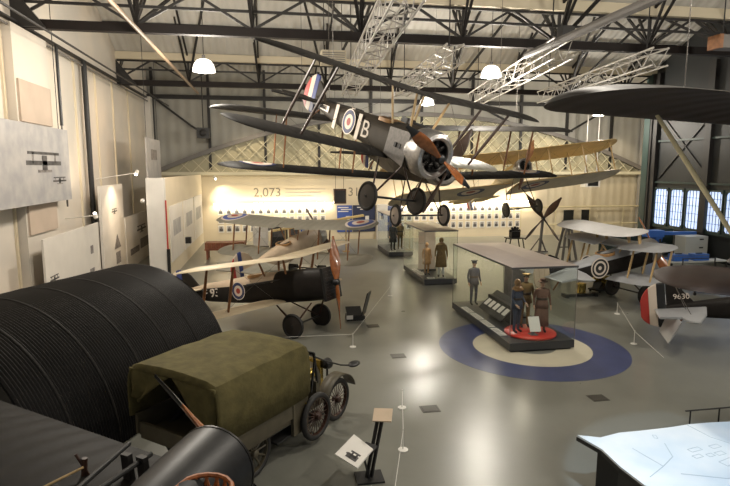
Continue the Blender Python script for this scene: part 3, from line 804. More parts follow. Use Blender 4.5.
# ---- dark fighter on the floor at left, pale top decking
FUS_SE = [(-.05, .42, .34, -.56, .2), (-.8, .44, .37, -.56, .4), (-1.7, .44, .39, -.54, .8), (-2.6, .40, .39, -.48, .9), (-3.4, .33, .33, -.42, .7), (-4.5, .20, .28, -.30, .4), (-5.6, .05, .16, -.04, 0)]
P, u_, l1, l2 = biplane('parked_biplane', 'black-sided biplane with pale wings and serial F938 parked beside the corrugated hut', (1.64, 15.1, 1.62), (rad(-1.5), rad(-10.5), rad(-36)), 3.75, 1.5, .70, -.50, -.95, -1.35, 0,
    M['linen'], M['linen'], M['blackfab'], M['linen_pink'], FUS_SE, -1.0, -1.125, 1.5, M['wood'], 'inline', M['prop'], lowhalf=3.5, under=[(-.55, .33, -.58), (-1.75, .33, -.57)], strut_y=[2.6], prop_ang=82, deck_from=2)
for s in (-1, 1):
    disc_part(P, (-3.05, .365 * s, -.03), (-.09, s, 0), .25, RND)
    mx = Matrix.Translation((-4.12, .255 * s, -.03)) @ Matrix.Rotation(rad(-6 * s), 4, 'Z') @ Matrix.Rotation(rad(180 if s > 0 else 0), 4, 'Z') @ Matrix.Rotation(rad(90), 4, 'X')
    lettering('serial_lettering', 'F 938', .36, M['white_paint'], P, mx, .02)

# ---- second parked biplane behind it, roundels on top of the upper wing
FUS_B = [(-.1, .40, .42, -.42, .9), (-.9, .42, .44, -.46, .9), (-1.6, .40, .44, -.46, .9), (-2.5, .36, .40, -.42, .8), (-3.4, .25, .30, -.30, .5), (-4.2, .12, .2, -.12, .3), (-5.0, .05, .14, 0, 0)]
P, u_, l1, l2 = biplane('parked_biplane', 'grey-green winged biplane with blue-edged roundels on its upper wing, behind the black-sided one', (2.0, 24.5, 1.70), (rad(0), rad(-10), rad(52)), 3.95, 1.5, .92, -.40, -.8, -1.2, 0,
    M['grey_wing'], M['linen'], M['linen_pink'], M['linen_pink'], FUS_B, -.95, -1.21, 1.5, M['wood'], 'radial', M['prop_dark'], strut_y=[1.5, 2.9])
for y in (-3.2, 3.2):
    u_.roundel(P, -1.5, y, .62, True, [(.26, M['r_red']), (.55, M['r_white']), (.85, M['r_blue2']), (1, M['white_paint'])])

# ---- tail of a parked aircraft at right, wing tip reaching in
FUS_D = [(-.05, .38, .42, -.48, .6), (-.9, .40, .44, -.5, .6), (-1.7, .40, .44, -.48, .8), (-2.6, .36, .42, -.44, .9), (-3.6, .30, .36, -.36, .7), (-4.8, .18, .26, -.26, .4), (-6.0, .05, .14, -.14, 0)]
P, u_, l1, l2 = biplane('parked_biplane', 'black biplane with red, white and black rudder at the right edge', (15.8, 10.2, 1.62), (0, rad(-7), rad(-27)), 4.0, 1.6, 1.0, -.45, -.7, -1.1, 0,
    M['brown_wing'], M['brown_wing'], M['blackfab'], M['blackfab'], FUS_D, -.95, -1.17, 1.5, M['wood_dark'], 'radial', tailm=M['silver_fab'], wires=False, rudder=('black', 'r_white', 'red_paint'))
for s in (-1, 1):
    b = MB(); b.slab([(-5.95, .15 * s, .05), (-5.95, 1.45 * s, .05), (-6.25, 1.35 * s, -.50), (-6.25, .28 * s, -.50)], .03, M['silver_fab']); b.build('elevator', M['silver_fab'], P)
    for y in (.35, .9): wire(P, (-5.75, 0, .66), (-5.6, y * s, .08), .008)
    mx = Matrix.Translation((-5.62, .032 * s, .36)) @ Matrix.Rotation(rad(180 if s > 0 else 0), 4, 'Z') @ Matrix.Rotation(rad(90), 4, 'X')
    lettering('serial_lettering', '9630', .2, M['white_paint'], P, mx, .006)

# ---- silver and black machine with three wings near the hangar doors
TRI_LOC, TRI_ROT = (13.35, 17.6, 1.72), (0, rad(-9), rad(11))
FUS_T = [(-.1, .40, .42, -.42, .9), (-.7, .40, .42, -.44, .9), (-1.4, .38, .42, -.44, .9), (-2.0, .34, .38, -.40, .8), (-2.9, .26, .30, -.34, .5), (-3.6, .14, .2, -.2, .3), (-4.3, .05, .14, 0, 0)]
P, u_, l1, l2 = biplane('parked_triplane', 'silver-winged black triplane with a black and white roundel by the hangar doors', TRI_LOC, TRI_ROT, 2.3, 1.15, .55, -.46, -.75, -1.15, 0,
    M['silver_fab'], M['white_fab'], M['blackfab'], M['silver_fab'], FUS_T, -.95, -1.24, 1.5, M['wood_pale'], 'radial', wires=False, strut_y=[1.0, 1.9], rudder=('linen_pink', 'linen_pink', 'linen_pink'))
t3 = Wing(-1.2, 2.6, 1.25, -.75, 1.0, 2.5, .6, .07); t3.mesh('top_wing', M['white_fab'], M['white_fab'], P)
for s in (1, -1):
    for y in (.5, .95): strut(P, t3.at(-1.3, y * s, False), u_.at(-1.3, y * s, True), M['wood_pale'], .16, .05, 'interplane_strut')
    disc_part(P, (-2.45, .315 * s, -.02), (-.09, s, 0), .34, [(.2, M['white_paint']), (.52, M['black']), (.72, M['white_paint']), (.92, M['black']), (1.05, M['white_paint'])])

# ---- second hanging biplane, behind the brown one
FUS_P2 = [(-.1, .42, .44, -.44, .9), (-.9, .42, .44, -.46, .9), (-1.6, .40, .44, -.46, .9), (-2.6, .36, .40, -.42, .8), (-4.0, .25, .30, -.30, .5), (-5.5, .12, .2, -.12, .3), (-6.6, .05, .14, 0, 0)]
P, u_, l1, l2 = biplane('hanging_biplane', 'dark-winged hanging biplane with cream roundels behind the one lettered B', (5.61, 17.81, 4.65), (rad(-1.5), rad(5), rad(-77)), 5.85, 1.9, 1.02, -.45, -.95, -1.15, 0,
    M['olive_wing'], M['white_fab'], M['khaki_side'], M['olive'], FUS_B, -.9, -1.42, 1.6, M['wood'], 'radial', M['prop_dark'], strut_y=[2.0, 4.0], mup=M['olive_wing'], size=1.22, suspend=True, R=.33, cover=M['cover_metal'], tyre=M['rubber'])
for y in (-4.6, 4.4): (l1 if y < 0 else l2).roundel(P, -1.9, y, .5, True, [(.36, M['r_red']), (.8, M['r_white']), (1.0, M['r_blue'])])

# ---- yellow biplane hanging far back
FUS_Y = [(.1, .36, .36, -.36, .9), (-.3, .40, .38, -.42, .9), (-1.0, .42, .40, -.44, .9), (-1.7, .36, .36, -.40, .8), (-2.6, .22, .22, -.26, .5), (-4.5, .10, .14, -.10, .3), (-6.0, .05, .12, 0, 0)]
P, u_, l1, l2 = biplane('hanging_biplane', 'yellow fabric biplane with cream struts hanging farthest back, near the lattice truss', (11.6, 24.4, 4.66), (rad(6), rad(-19), rad(-88)), 6.3, 2.2, 1.0, -.55, -.35, -.45, 0,
    M['yellow'], M['yellow'], M['cream_paint'], M['yellow'], FUS_Y, -.6, -1.75, 1.7, M['wood_pale'], 'radial', M['wood'], strut_y=[2.1, 4.0, 5.6], mlow=M['linen'], suspend=True, R=.36, dih=1.0, lowhalf=6.1)
for y, w_ in ((-2.0, l1), (1.5, l2)): w_.roundel(P, -1.5, y, .68, False, RNDW)

# ---- big wing of a machine hung near the camera at upper right
P, u_, l1, l2 = biplane('hanging_biplane', 'large dark drab winged biplane hanging highest at the upper right edge', (8.75, 7.7, 4.20), (rad(0), rad(0), rad(93)), 5.5, 2.3, 1.05, -.9, -.3, -.8, 0,
    M['drab_wing'], M['big_under'], M['khaki_side'], M['olive'], FUS_P2, -.9, -.58, 1.6, M['cream_paint'], 'radial', M['prop_dark'], strut_y=[3.55], low_y=2.4, suspend=True, wires=False, lowhalf=2.9)

# ---- detached brown wing reaching in from the right edge
WG = thing('detached_wing', 'dark brown varnished wing reaching in from the right edge, above the black fuselage', 'wing', (5.95, 7.1, 0), (0, 0, math.atan2(-.72, -.69)))
w_ = Wing(-.45, 5.2, 2.4, 0.25, 2.95, 0, .9, .07); w_.mesh('wing_panel', M['brown_wing'], M['brown_wing'], WG)
for y in (2.6, 4.6):
    b = MB()
    for x in (-.3, -1.5): b.bar((x, y, 0), (x - .1, y, 2.93), .08, .08, M['wood_dark'])
    b.bar((-.3, y, .6), (-1.5, y, .6), .06, .06, M['wood_dark']); b.bar((-.2, y, 2.9), (-1.7, y, 2.9), .08, .06, M['wood_dark'])
    b.build('support_trestle', M['wood_dark'], WG)
# ================================================================== OBJECTS ON THE FLOOR
# ---- corrugated half-round hut
def make_hut():
    H = thing('corrugated_hut', 'black corrugated iron half-round hut filling the left side of the floor', 'hut', (-3.17, 13.8, 0), (0, 0, rad(90 - 26)))
    R, L = 2.4, 5.2
    angs = [rad(140) * k / 26 for k in range(27)]
    rings = []; n = int(L / .01)
    for j in range(n + 1):
        x = -L + L * j / n; r = R + .011 * math.cos(2 * PI * x / .06)
        rings.append([(x, -r * math.cos(a), r * math.sin(a)) for a in angs] + [(x, R * math.cos(rad(40)) , 0)])
    b = MB(); b.loft(rings, M['hut'], caps=False, closed=False)
    b.build('corrugated_shell', M['hut'], H, smooth=True)
    for x in (-.04, -.95, -1.85, -2.75, -3.65, -4.55):
        b = MB(); rr = [[(x + dx, -(R + h) * math.cos(a), (R + h) * math.sin(a)) for a in angs] for dx, h in ((-.025, .010), (-.015, .016), (.015, .016), (.025, .010))]
        b.loft(rr, M['hut_seam'] if x < -.5 else M['hut'], caps=False, closed=False); b.build('lap_seam', M['hut_seam'], H, smooth=True)
    for x in (-.03, -L + .03):
        b = MB()
        pts = [(0, -R * .985 * math.cos(a), R * .985 * math.sin(a)) for a in angs] + [(0, R * .76, 0)]
        b.slab([(x, p[1], p[2]) for p in pts], .04, M['black'])
        b.build('end_wall', M['black'], H)
make_hut()

# ---- canvas-topped lorry
def make_truck():
    T = thing('canvas_topped_lorry', 'vintage drab lorry with green canvas tilt and open curtained rear, beside the hut', 'lorry', (-1.20, 8.17, 0), (0, 0, rad(50)))
    W = .90
    b = MB(); b.box((.95, 0, .62), (2.5, 2 * W - .1, .10), M['truck']); b.box((.45, -W + .03, .82), (1.6, .05, .32), M['truck']); b.box((.45, W - .03, .82), (1.6, .05, .32), M['truck']); b.box((-.3, 0, .74), (.05, 2 * W - .1, .2), M['truck'])
    b.build('cargo_body', M['truck'], T)
    b = MB()
    for s in (1, -1): b.box((1.35, .38 * s, .52), (3.0, .07, .1), M['black'])
    b.build('chassis', M['black'], T)
    # canvas tilt
    def sect(x, top, bot, sag=0):
        pts = [(x, -W - .02, bot), (x, -W - .03, 1.35), (x, -W, top - .14), (x, -W + .05, top - .05), (x, -W + .2, top - .0), (x, -.2, top + .03 - sag), (x, .2, top + .03 - sag), (x, W - .2, top - .0), (x, W - .05, top - .05), (x, W, top - .14), (x, W + .03, 1.35), (x, W + .02, bot)]
        return pts
    o = MB(); i2 = []
    xs = [(-.42, 1.74, .96, .02), (-.36, 1.80, .95, 0), (.05, 1.81, .93, .02), (.6, 1.83, .92, 0), (.95, 1.81, .91, .025), (1.3, 1.83, .91, 0), (1.60, 1.81, .92, 0), (1.68, 1.78, .98, 0)]
    o.loft([sect(*a) for a in xs], M['canvas'], caps=False, closed=False)
    c = o.build('canvas_tilt', M['canvas'], T, smooth=True)
    so = c.modifiers.new('thick', 'SOLIDIFY'); so.thickness = .03; so.offset = 0
    # rear curtains drawn aside, leaving a tent-shaped opening
    for s in (1, -1):
        b = MB(); rings = []
        for k in range(9):
            f = k / 8; z = 1.74 - (.46 if s > 0 else .80) * f
            inner = (.02 + .66 * f) if s > 0 else (.06 + .66 * f ** .9); outer = W - .02
            row = []
            for q in range(7):
                y = inner + (outer - inner) * q / 6
                row.append((-.42 - .045 * math.sin(q * 1.7 + f * 1.2) * f, y * s, z - .05 * math.sin(q) * f))
            rings.append(row)
        b.loft(rings, M['canvas'], caps=False, closed=False); cc = b.build('rear_curtain', M['canvas'], T, smooth=True)
        so = cc.modifiers.new('thick', 'SOLIDIFY'); so.thickness = .025
    b = MB(); b.box((.5, 0, 1.2), (.04, 2 * W - .12, 1.0), M['black']); b.build('interior_shade_sheet', M['black'], T)  # black sheet stands for the shade inside the tilt
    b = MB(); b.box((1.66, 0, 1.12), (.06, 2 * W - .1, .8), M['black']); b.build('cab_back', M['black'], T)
    # cab, scuttle, bonnet, radiator
    b = MB(); b.box((1.45, -W + .02, .66), (.40, .06, .62), M['truck']); b.box((1.45, -W + .0, .70), (.28, .02, .4), M['truck']); b.tube((1.57, -W - .02, .8), (1.57, -W - .06, .8), .02, m=M['brass']); b.build('cab_door', M['truck'], T)
    b = MB(); b.box((2.02, 0, .82), (.1, 2 * W - .1, .42), M['truck'])
    for a in (-W + .06, W - .06): b.bar((2.02, a, 1.0), (1.92, a, 1.56), .04, .03, M['black'])
    b.bar((1.92, -W + .06, 1.55), (1.92, W - .06, 1.55), .03, .04, M['black']); b.bar((1.84, -W - .02, 1.5), (1.72, -W - .02, .94), .03, .03, M['black'])
    b.build('windscreen_frame', M['black'], T)
    b = MB()
    rr = []
    for x, w, z in ((2.06, .36, 1.04), (2.5, .33, 1.0), (2.92, .29, .96)):
        rr.append([(x, w * math.cos(t), .55 + (z - .55) * max(0, math.sin(t)) ** .6) for t in [PI * k / 12 for k in range(13)]])
    b.loft(rr, M['truck'], caps=False, closed=False)
    b.build('bonnet', M['truck'], T, smooth=True)
    b = MB(); b.box((2.96, 0, .76), (.1, .56, .5), M['brass']); b.box((3.02, 0, .74), (.02, .48, .38), M['black']); b.build('radiator', M['brass'], T)
    # wings, running board, wheels, lamps
    for s in (1, -1):
        b = MB(); rr = []
        for k in range(13):
            a = rad(165 - 150 * k / 12); rr.append([(2.75 + .46 * math.cos(a) * 1.1, (.64 + .0) * s, .44 + .46 * math.sin(a)), (2.75 + .46 * math.cos(a) * 1.1, .88 * s, .43 + .46 * math.sin(a))])
        b.loft(rr, M['truck'], caps=False, closed=False); m_ = b.build('mudguard', M['truck'], T, smooth=True)
        so = m_.modifiers.new('thick', 'SOLIDIFY'); so.thickness = .02
        spoked_wheel(T, (2.75, .76 * s, .40), (0, s, 0), .40, .10, ns=20, spoke=.007, rim=M['wood_dark'])
        spoked_wheel(T, (.45, .74 * s, .40), (0, s, 0), .40, .10)
        b = MB(); b.box((1.55, .74 * s, .36), (1.3, .22, .035), M['black']); b.build('running_board', M['black'], T)
        b = MB(); b.lathe([(.002, -.1), (.06, -.08), (.085, 0), (.085, .03), (.002, .03)], (2.16, .62 * s, 1.08), (1, 0, 0), 16, M['brass']); b.tube((2.16, .62 * s, .86), (2.16, .62 * s, 1.0), .02, m=M['brass']); b.build('side_lamp', M['brass'], T, smooth=True)
        b = MB(); b.lathe([(.002, -.12), (.08, -.09), (.11, 0), (.11, .04), (.002, .04)], (3.06, .34 * s, .92), (1, 0, 0), 18, M['black']); b.tube((3.06, .34 * s, .6), (3.06, .34 * s, .84), .02, m=M['black']); b.build('headlamp', M['black'], T, smooth=True)
    spoked_wheel(T, (1.80, -.97, .50), (0, -1, 0), .41, .10, name='spare_wheel', ns=20, spoke=.007, rim=M['wood_dark'])
    b = MB(); b.lathe([(.002, 0), (.17, .0), (.19, .02), (.17, .04), (.002, .04)], (1.75, -.3, 1.1), (-.8, 0, .5), 20, M['black']); b.build('steering_wheel', M['black'], T)
    b = MB(); b.path([(1.8, -.76, 1.58), (2.3, -.78, 1.30), (2.8, -.82, 1.06), (3.05, -.84, .98)], .015, 6, M['black']); b.build('stay_rod', M['black'], T)
    b = MB(); b.ball((3.22, -.86, .96), (.16, .10, .05), M['black']); b.build('horn_flap', M['black'], T, smooth=True)
make_truck()

# ---- pusher aircraft close to the camera at lower left
def make_pusher():
    G = thing('pusher_biplane', 'dark grey pusher aircraft with wooden propeller and metal nacelle, in the near left corner', 'aeroplane', (-.40, 4.61, 0), (0, 0, math.atan2(-.787, -.616)))
    # local y runs along the wing towards the right, local x towards the camera
    w = Wing(-5.4, 3.4, 1.8, 1.8, 2.0, 0, .5, .055); w.mesh('lower_wing', M['dark_wing'], M['dark_wing'], G)
    inv = Euler((0, 0, math.atan2(-.787, -.616))).to_matrix().inverted()
    O = Vector((-.40, 4.61, 0))
    def W2(p): return inv @ (Vector(p) - O)
    A, B = Vector((-.92, 3.78, 2.13)), Vector((-.55, 4.57, 2.13))
    ax = (B - A).normalized(); sd = ax.cross(Vector((0, 0, 1))).normalized(); R = .40
    b = MB(); rings = []
    for t, rr in ((-.9, .2), (-.5, .28), (0, .33), (.5, .36), (.94, .37), (.95, .34), (.6, .34), (.0, .30)):
        c = A + ax * t
        rings.append([W2(c + sd * (rr * math.cos(q)) + Vector((0, 0, rr * math.sin(q)))) for q in [2 * PI * k / 28 for k in range(28)]])
    b.loft(rings, M['nacelle']); b.build('nacelle', M['nacelle'], G, smooth=True)
    b = MB()
    for t in (.93,):
        c = A + ax * t
        b.loft([[W2(c + ax * d + sd * ((.368 + h) * math.cos(q)) + Vector((0, 0, (.368 + h) * math.sin(q)))) for q in [2 * PI * k / 28 for k in range(28)]] for d, h in ((-.015, 0), (-.01, .008), (.01, .008), (.015, 0))], M['engine'])
    b.build('nacelle_band', M['engine'], G, smooth=True)
    # propeller blade standing up behind the nacelle
    hub = Vector((-.62, 5.35, 2.02)); tip = Vector((-1.19, 5.62, 2.62))
    d = (tip - hub).normalized(); fw = Vector((.45, .89, 0)); t_ = d.cross(fw).normalized(); b = MB()
    for sgn in (1, -1):
        rings = []
        for j in range(11):
            f = j / 10; ch = .05 + .075 * math.sin(PI * min(1, f * 1.1)); tw = rad(65 - 45 * f); cd = t_ * math.cos(tw) + fw * math.sin(tw); nd = cd.cross(d)
            rings.append([W2(hub + d * sgn * (.03 + .84 * f) + cd * (ch / 2 * 1.3 * math.cos(q)) + nd * (.03 * (1.2 - f) * math.sin(q))) for q in [2 * PI * k / 10 for k in range(10)]])
        b.loft(rings, mf=lambda j, i: M['gun_metal'] if j >= 5 else M['prop'])
    b.build('propeller', M['prop'], G, smooth=True)
    b = MB(); b.tube(W2(hub - fw * .1), W2(hub + fw * .08), .08, m=M['gun_metal'], n=16); b.tube(W2(hub - fw * .9), W2(hub - fw * .1), .05, m=M['engine'], n=12); b.build('engine_shaft', M['engine'], G)
    # orange wicker seat
    b = MB(); S = Vector((-.52, 3.80, 2.28)); ex = Vector((.88, -.47, 0)) * .21; ey = Vector((.47, .88, 0)) * .20
    b.path([W2(S + ex * math.cos(q) + ey * math.sin(q) + Vector((0, 0, .14))) for q in [2 * PI * k / 16 for k in range(17)]], .018, 6, M['wicker'])
    for k in range(16):
        q = 2 * PI * k / 16; q2 = q + .5
        b.tube(W2(S + (ex * math.cos(q) + ey * math.sin(q)) * .8 + Vector((0, 0, -.12))), W2(S + ex * math.cos(q2) + ey * math.sin(q2) + Vector((0, 0, .14))), .012, m=M['wicker'], n=5)
        b.tube(W2(S + (ex * math.cos(q2) + ey * math.sin(q2)) * .8 + Vector((0, 0, -.12))), W2(S + ex * math.cos(q) + ey * math.sin(q) + Vector((0, 0, .14))), .012, m=M['wicker'], n=5)
    b.build('wicker_seat', M['wicker'], G)
    # boom members and fittings lying over the wing
    for p, q in (((-1.51, 4.15, 2.28), (-1.28, 4.88, 2.28)), ((-1.36, 4.12, 2.28), (-1.05, 4.66, 2.28))):
        b = MB(); b.tube(W2(p), W2(q), .022, m=M['black']); b.build('tail_boom', M['black'], G)
    for p in ((-1.22, 4.62), (-1.08, 4.55)):
        b = MB(); b.bar(W2((p[0], p[1], 2.03)), W2((p[0] - .02, p[1], 2.32)), .09, .05, M['steel_dark']); b.build('boom_bracket', M['steel_dark'], G)
    for p in ((-1.62, 4.72), (-1.92, 4.25)):
        b = MB(); b.tube(W2((p[0], p[1], 2.03)), W2((p[0] + .02, p[1], 2.26)), .025, m=M['wood_dark']); b.tube(W2((p[0] + .06, p[1], 2.08)), W2((p[0] - .05, p[1], 2.3)), .012, m=M['wood_dark']); b.box(W2((p[0], p[1], 2.05)), (.1, .06, .05), M['black']); b.build('strut_socket', M['wood_dark'], G)
    rod(G, W2((-1.92, 4.45, 2.14)), W2((-1.60, 4.68, 2.20)), .011, M['wood_pale'], 'control_rod')
    for s in (-2.6, .2):
        strut(G, (.4, s, 1.95), (.9, s, .36), M['wood_dark'], .08, .04, 'undercarriage_strut'); strut(G, (1.5, s, 1.95), (.9, s, .36), M['wood_dark'], .08, .04, 'undercarriage_strut')
        wheel(G, (.9, s, .36), .36, .09, axis=(0, 1, 0))
make_pusher()

# ---- mannequins
def applied(o, lvl=1):
    dg = bpy.context.evaluated_depsgraph_get()
    me = bpy.data.meshes.new_from_object(o.evaluated_get(dg)); o.modifiers.clear()
    old = o.data; o.data = me; bpy.data.meshes.remove(old)
def mannequin(label, loc, rz, scale, jacket, legs, hat=None, hatm=None, skirt=None, coat=None, hair=None, arm=0.0, collar=None, belt=True, group=None):
    root = thing('mannequin', label, 'mannequin', loc, (0, 0, rz), group); root.scale = (scale, scale, scale)
    V = []; E_ = []; Rr = []
    def v(p, r, par=None):
        V.append(p); Rr.append(r if hasattr(r, '__len__') else (r, r)); i = len(V) - 1
        if par is not None: E_.append((par, i))
        return i
    pel = v((0, 0, .93), (.155, .115)); s1 = v((0, 0, 1.12), (.135, .10), pel); ch = v((0, .005, 1.30), (.165, .115), s1); nb = v((0, .015, 1.43), (.075, .07), ch)
    nk = v((0, .005, 1.50), (.05, .05), nb); hd = v((0, -.015, 1.585), (.072, .092), nk); ht = v((0, -.01, 1.66), (.066, .082), hd)
    for s in (1, -1):
        sh = v((.185 * s, .01, 1.37), .062, ch); el = v((.245 * s, .03, 1.12), .045, sh); wr = v(((.26 - .06 * arm) * s, -.05 - .12 * arm, .91 + .12 * arm), .028, el)
        pm = v(((.262 - .07 * arm) * s, -.075 - .17 * arm, .845 + .13 * arm), (.018, .036), wr)
        w = Vector(V[pm]) - Vector(V[wr]); w.normalize()
        for k, (dy, ln) in enumerate(((-.030, .070), (-.010, .082), (.010, .076), (.030, .060))):
            a = Vector(V[pm]) + Vector((0, dy, 0)) + w * .025; m_ = a + w * ln * .55 + Vector((-.006 * s, 0, 0)); t = a + w * ln + Vector((-.02 * s, -.006, 0))
            i1 = v(tuple(a), .009, pm); i2 = v(tuple(m_), .0085, i1); v(tuple(t), .007, i2)
        th = Vector(V[pm]) + Vector((-.012 * s, -.042, .01)); i1 = v(tuple(th), .010, pm); v(tuple(th + w * .045 + Vector((-.01 * s, -.012, 0))), .008, i1)
        hp = v((.09 * s, 0, .86), (.098, .10), pel); kn = v((.10 * s, -.012, .49), .062, hp); an = v((.10 * s, .02, .09), .042, kn); v((.11 * s, -.13, .04), (.038, .034), an)
    me = bpy.data.meshes.new('body'); me.from_pydata(V, E_, [])
    o = bpy.data.objects.new('body', me); COL.objects.link(o); o.parent = root
    sk = o.modifiers.new('skin', 'SKIN'); sk.use_smooth_shade = True
    for i, d in enumerate(me.skin_vertices[0].data):
        d.radius = Rr[i]; d.use_root = (i == 0)
    ss = o.modifiers.new('sub', 'SUBSURF'); ss.levels = ss.render_levels = 1
    applied(o)
    me = o.data
    for m_ in (M['skin'], jacket, legs, M['black']): me.materials.append(m_)
    for p in me.polygons:
        c = p.center; p.use_smooth = True
        if c.z > 1.45: k = 0
        elif abs(c.x) > .17 and c.z < .90 + .12 * arm and c.z > .6: k = 0
        elif c.z < .11: k = 3
        elif c.z < .93 and abs(c.x) < .2: k = 2
        else: k = 1
        p.material_index = k
    b = MB(); b.ball((0, -.107, 1.575), (.012, .016, .02), M['skin'], 8, 6); b.build('nose', M['skin'], root, smooth=True)
    for s in (1, -1):
        b = MB(); b.ball((.03 * s, -.094, 1.60), (.011, .008, .007), M['black'], 8, 6); b.build('eye', M['black'], root)
        b = MB(); b.ball((.073 * s, -.005, 1.585), (.01, .018, .028), M['skin'], 8, 6); b.build('ear', M['skin'], root, smooth=True)
    b = MB(); b.ball((0, -.096, 1.538), (.02, .006, .006), M['red_paint'], 8, 6); b.build('mouth', M['red_paint'], root)
    b = MB(); b.ball((0, .012, 1.635), (.078, .09, .07), hair or M['hair'], 14, 8); b.build('hair', hair or M['hair'], root, smooth=True)
    def shell(name, prof, m):
        b = MB(); b.loft([[(rx * math.cos(q), ry * math.sin(q) + .004, z) for q in [2 * PI * k / 24 for k in range(24)]] for z, rx, ry in prof], m, caps=False); x = b.build(name, m, root, smooth=True)
        sm = x.modifiers.new('thick', 'SOLIDIFY'); sm.thickness = .012
    if coat: shell('coat', [(1.44, .085, .085), (1.40, .19, .115), (1.28, .21, .145), (1.10, .175, .135), (.92, .21, .165), (.70, .235, .185), (coat, .25, .20)], jacket)
    else: shell('tunic', [(1.44, .085, .085), (1.40, .185, .115), (1.28, .20, .14), (1.10, .16, .125), (.98, .19, .145), (.80, .215, .165)], jacket)
    if skirt: shell('skirt', [(1.06, .15, .115), (.90, .195, .15), (.6, .215, .18), (skirt, .235, .205)], legs)
    if belt: shell('belt', [(1.14, .176, .138), (1.12, .178, .14), (1.09, .178, .14), (1.07, .176, .138)], M['hair'])
    if collar: shell('collar', [(1.36, .19, .15), (1.40, .2, .17), (1.46, .15, .13), (1.50, .10, .10)], collar)
    if hat == 'cap':
        b = MB(); b.lathe([(.088, 0), (.09, .035), (.125, .055), (.125, .075), (.002, .085)], (0, -.005, 1.645), (0, .06, 1), 24, hatm); b.slab([(-.07, -.075, 1.645), (.07, -.075, 1.645), (.05, -.14, 1.625), (-.05, -.14, 1.625)], .008, M['hair']); b.build('peaked_cap', hatm, root, smooth=True)
    elif hat == 'brim':
        b = MB(); b.lathe([(.15, 0), (.15, .012), (.092, .02), (.085, .09), (.002, .10)], (0, -.005, 1.645), (0, 0, 1), 24, hatm); b.build('brimmed_hat', hatm, root, smooth=True)
    elif hat == 'hood':
        b = MB(); b.ball((0, .012, 1.605), (.10, .105, .12), hatm, 16, 10); b.build('flying_helmet', hatm, root, smooth=True)
    return root

# ---- three glass display cases down the middle of the hall
def make_case(label, x0, x1, y0, y1, h=2.20):
    cx, cy = (x0 + x1) / 2, (y0 + y1) / 2; w, d = x1 - x0, y1 - y0
    K = thing('glass_display_case', label, 'display case', (cx, cy, 0), (0, 0, 0), None)
    b = MB(); b.box((0, 0, .03), (w - .12, d - .12, .06), M['black']); b.box((0, 0, .15), (w, d, .2), M['plinth']); b.build('plinth', M['plinth'], K)
    b = MB(); b.box((0, 0, h), (w + .02, d + .02, .05), M['lid_edge'])
    n = [(-w / 2, -d / 2, h + .025), (w / 2, -d / 2, h + .025), (w / 2, d / 2, h + .025), (-w / 2, d / 2, h + .025), (0, -d / 2 + w / 2, h + .06), (0, d / 2 - w / 2, h + .06)]
    b.add(n, [(0, 1, 4), (1, 2, 5, 4), (2, 3, 5), (3, 0, 4, 5)], M['lid'])
    b.build('lid', M['lid'], K)
    for nm, c, s in (('glass_pane', (0, -d / 2 + .006, (h + .23) / 2), (w - .002, .008, h - .27)), ('glass_pane', (0, d / 2 - .006, (h + .23) / 2), (w - .002, .008, h - .27)), ('glass_pane', (-w / 2 + .006, 0, (h + .23) / 2), (.008, d - .03, h - .27)), ('glass_pane', (w / 2 - .006, 0, (h + .23) / 2), (.008, d - .03, h - .27))):
        b = MB(); b.box(c, s, M['glass']); b.build(nm, M['glass'], K)
    for sx in (-1, 1):
        for sy in (-1, 1):
            b = MB(); b.box((sx * (w / 2 - .008), sy * (d / 2 - .008), (h + .23) / 2), (.014, .014, h - .27), M['steel_mid']); b.build('corner_joint', M['steel_mid'], K)
    return K
C1 = make_case('nearest glass case with pale lid, standing on the painted blue ring', 5.95, 7.75, 12.75, 17.25)
C2 = make_case('middle glass case holding a fur-coated mannequin', 6.05, 7.42, 21.0, 24.5)
C3 = make_case('farthest glass case, in front of the back wall pier', 6.18, 7.5, 28.3, 31.4)
def label_strip(label, x, y, w, d, z=.255, m='white_card', rz=0):
    b = MB(); b.box((0, 0, .006), (w, d, .012), M[m]); o = b.build('caption_card', M[m]); o.location = (x, y, z); o.rotation_euler = (0, 0, rz)
    o2 = MB(); 
    for k in range(5): o2.box((0, -d * .36 + k * d * .17, .0135), (w * .72, d * .05, .003), M['mid_print'])
    o2.build('caption_lines', M['mid_print'], o)
    return tag(o, label, 'caption card')
for i, (y, l) in enumerate(((13.75, 'white caption card nearest the red disc in the near glass case'), (14.55, 'second white caption card along the left pane of the near glass case'), (15.35, 'third white caption card along the left pane of the near glass case'), (16.15, 'fourth caption card, at the far left pane of the near glass case'))):
    label_strip(l, 6.08, y, .20, .68)
b = MB(); b.lathe([(.002, 0), (.66, 0), (.68, .02), (.68, .055), (.66, .07), (.002, .07)], (0, 0, 0), (0, 0, 1), 56, M['red_plinth']); o = b.build('red_display_disc', M['red_plinth'], smooth=True); o.location = (6.88, 13.50, .25); tag(o, 'low round red disc under the three mannequins in the near glass case', 'display plinth')
Z = .32
mannequin('mannequin in long brown belted coat, skirt and brown hat on red disc', (7.10, 13.33, Z), rad(-12), .845, M['brownwool'], M['brownwool'], 'brim', M['brownwool'], skirt=.24)
mannequin('mannequin in khaki officer tunic and peaked cap, behind the white card on red disc', (6.88, 13.85, Z), rad(-8), .88, M['khaki'], M['khaki'], 'cap', M['khaki'])
mannequin('mannequin in dark blue uniform with tan flying helmet and leather collar on red disc', (6.44, 13.42, Z), rad(25), .85, M['bluewool'], M['bluewool'], 'hood', M['leather'], collar=M['leather'], arm=.6)
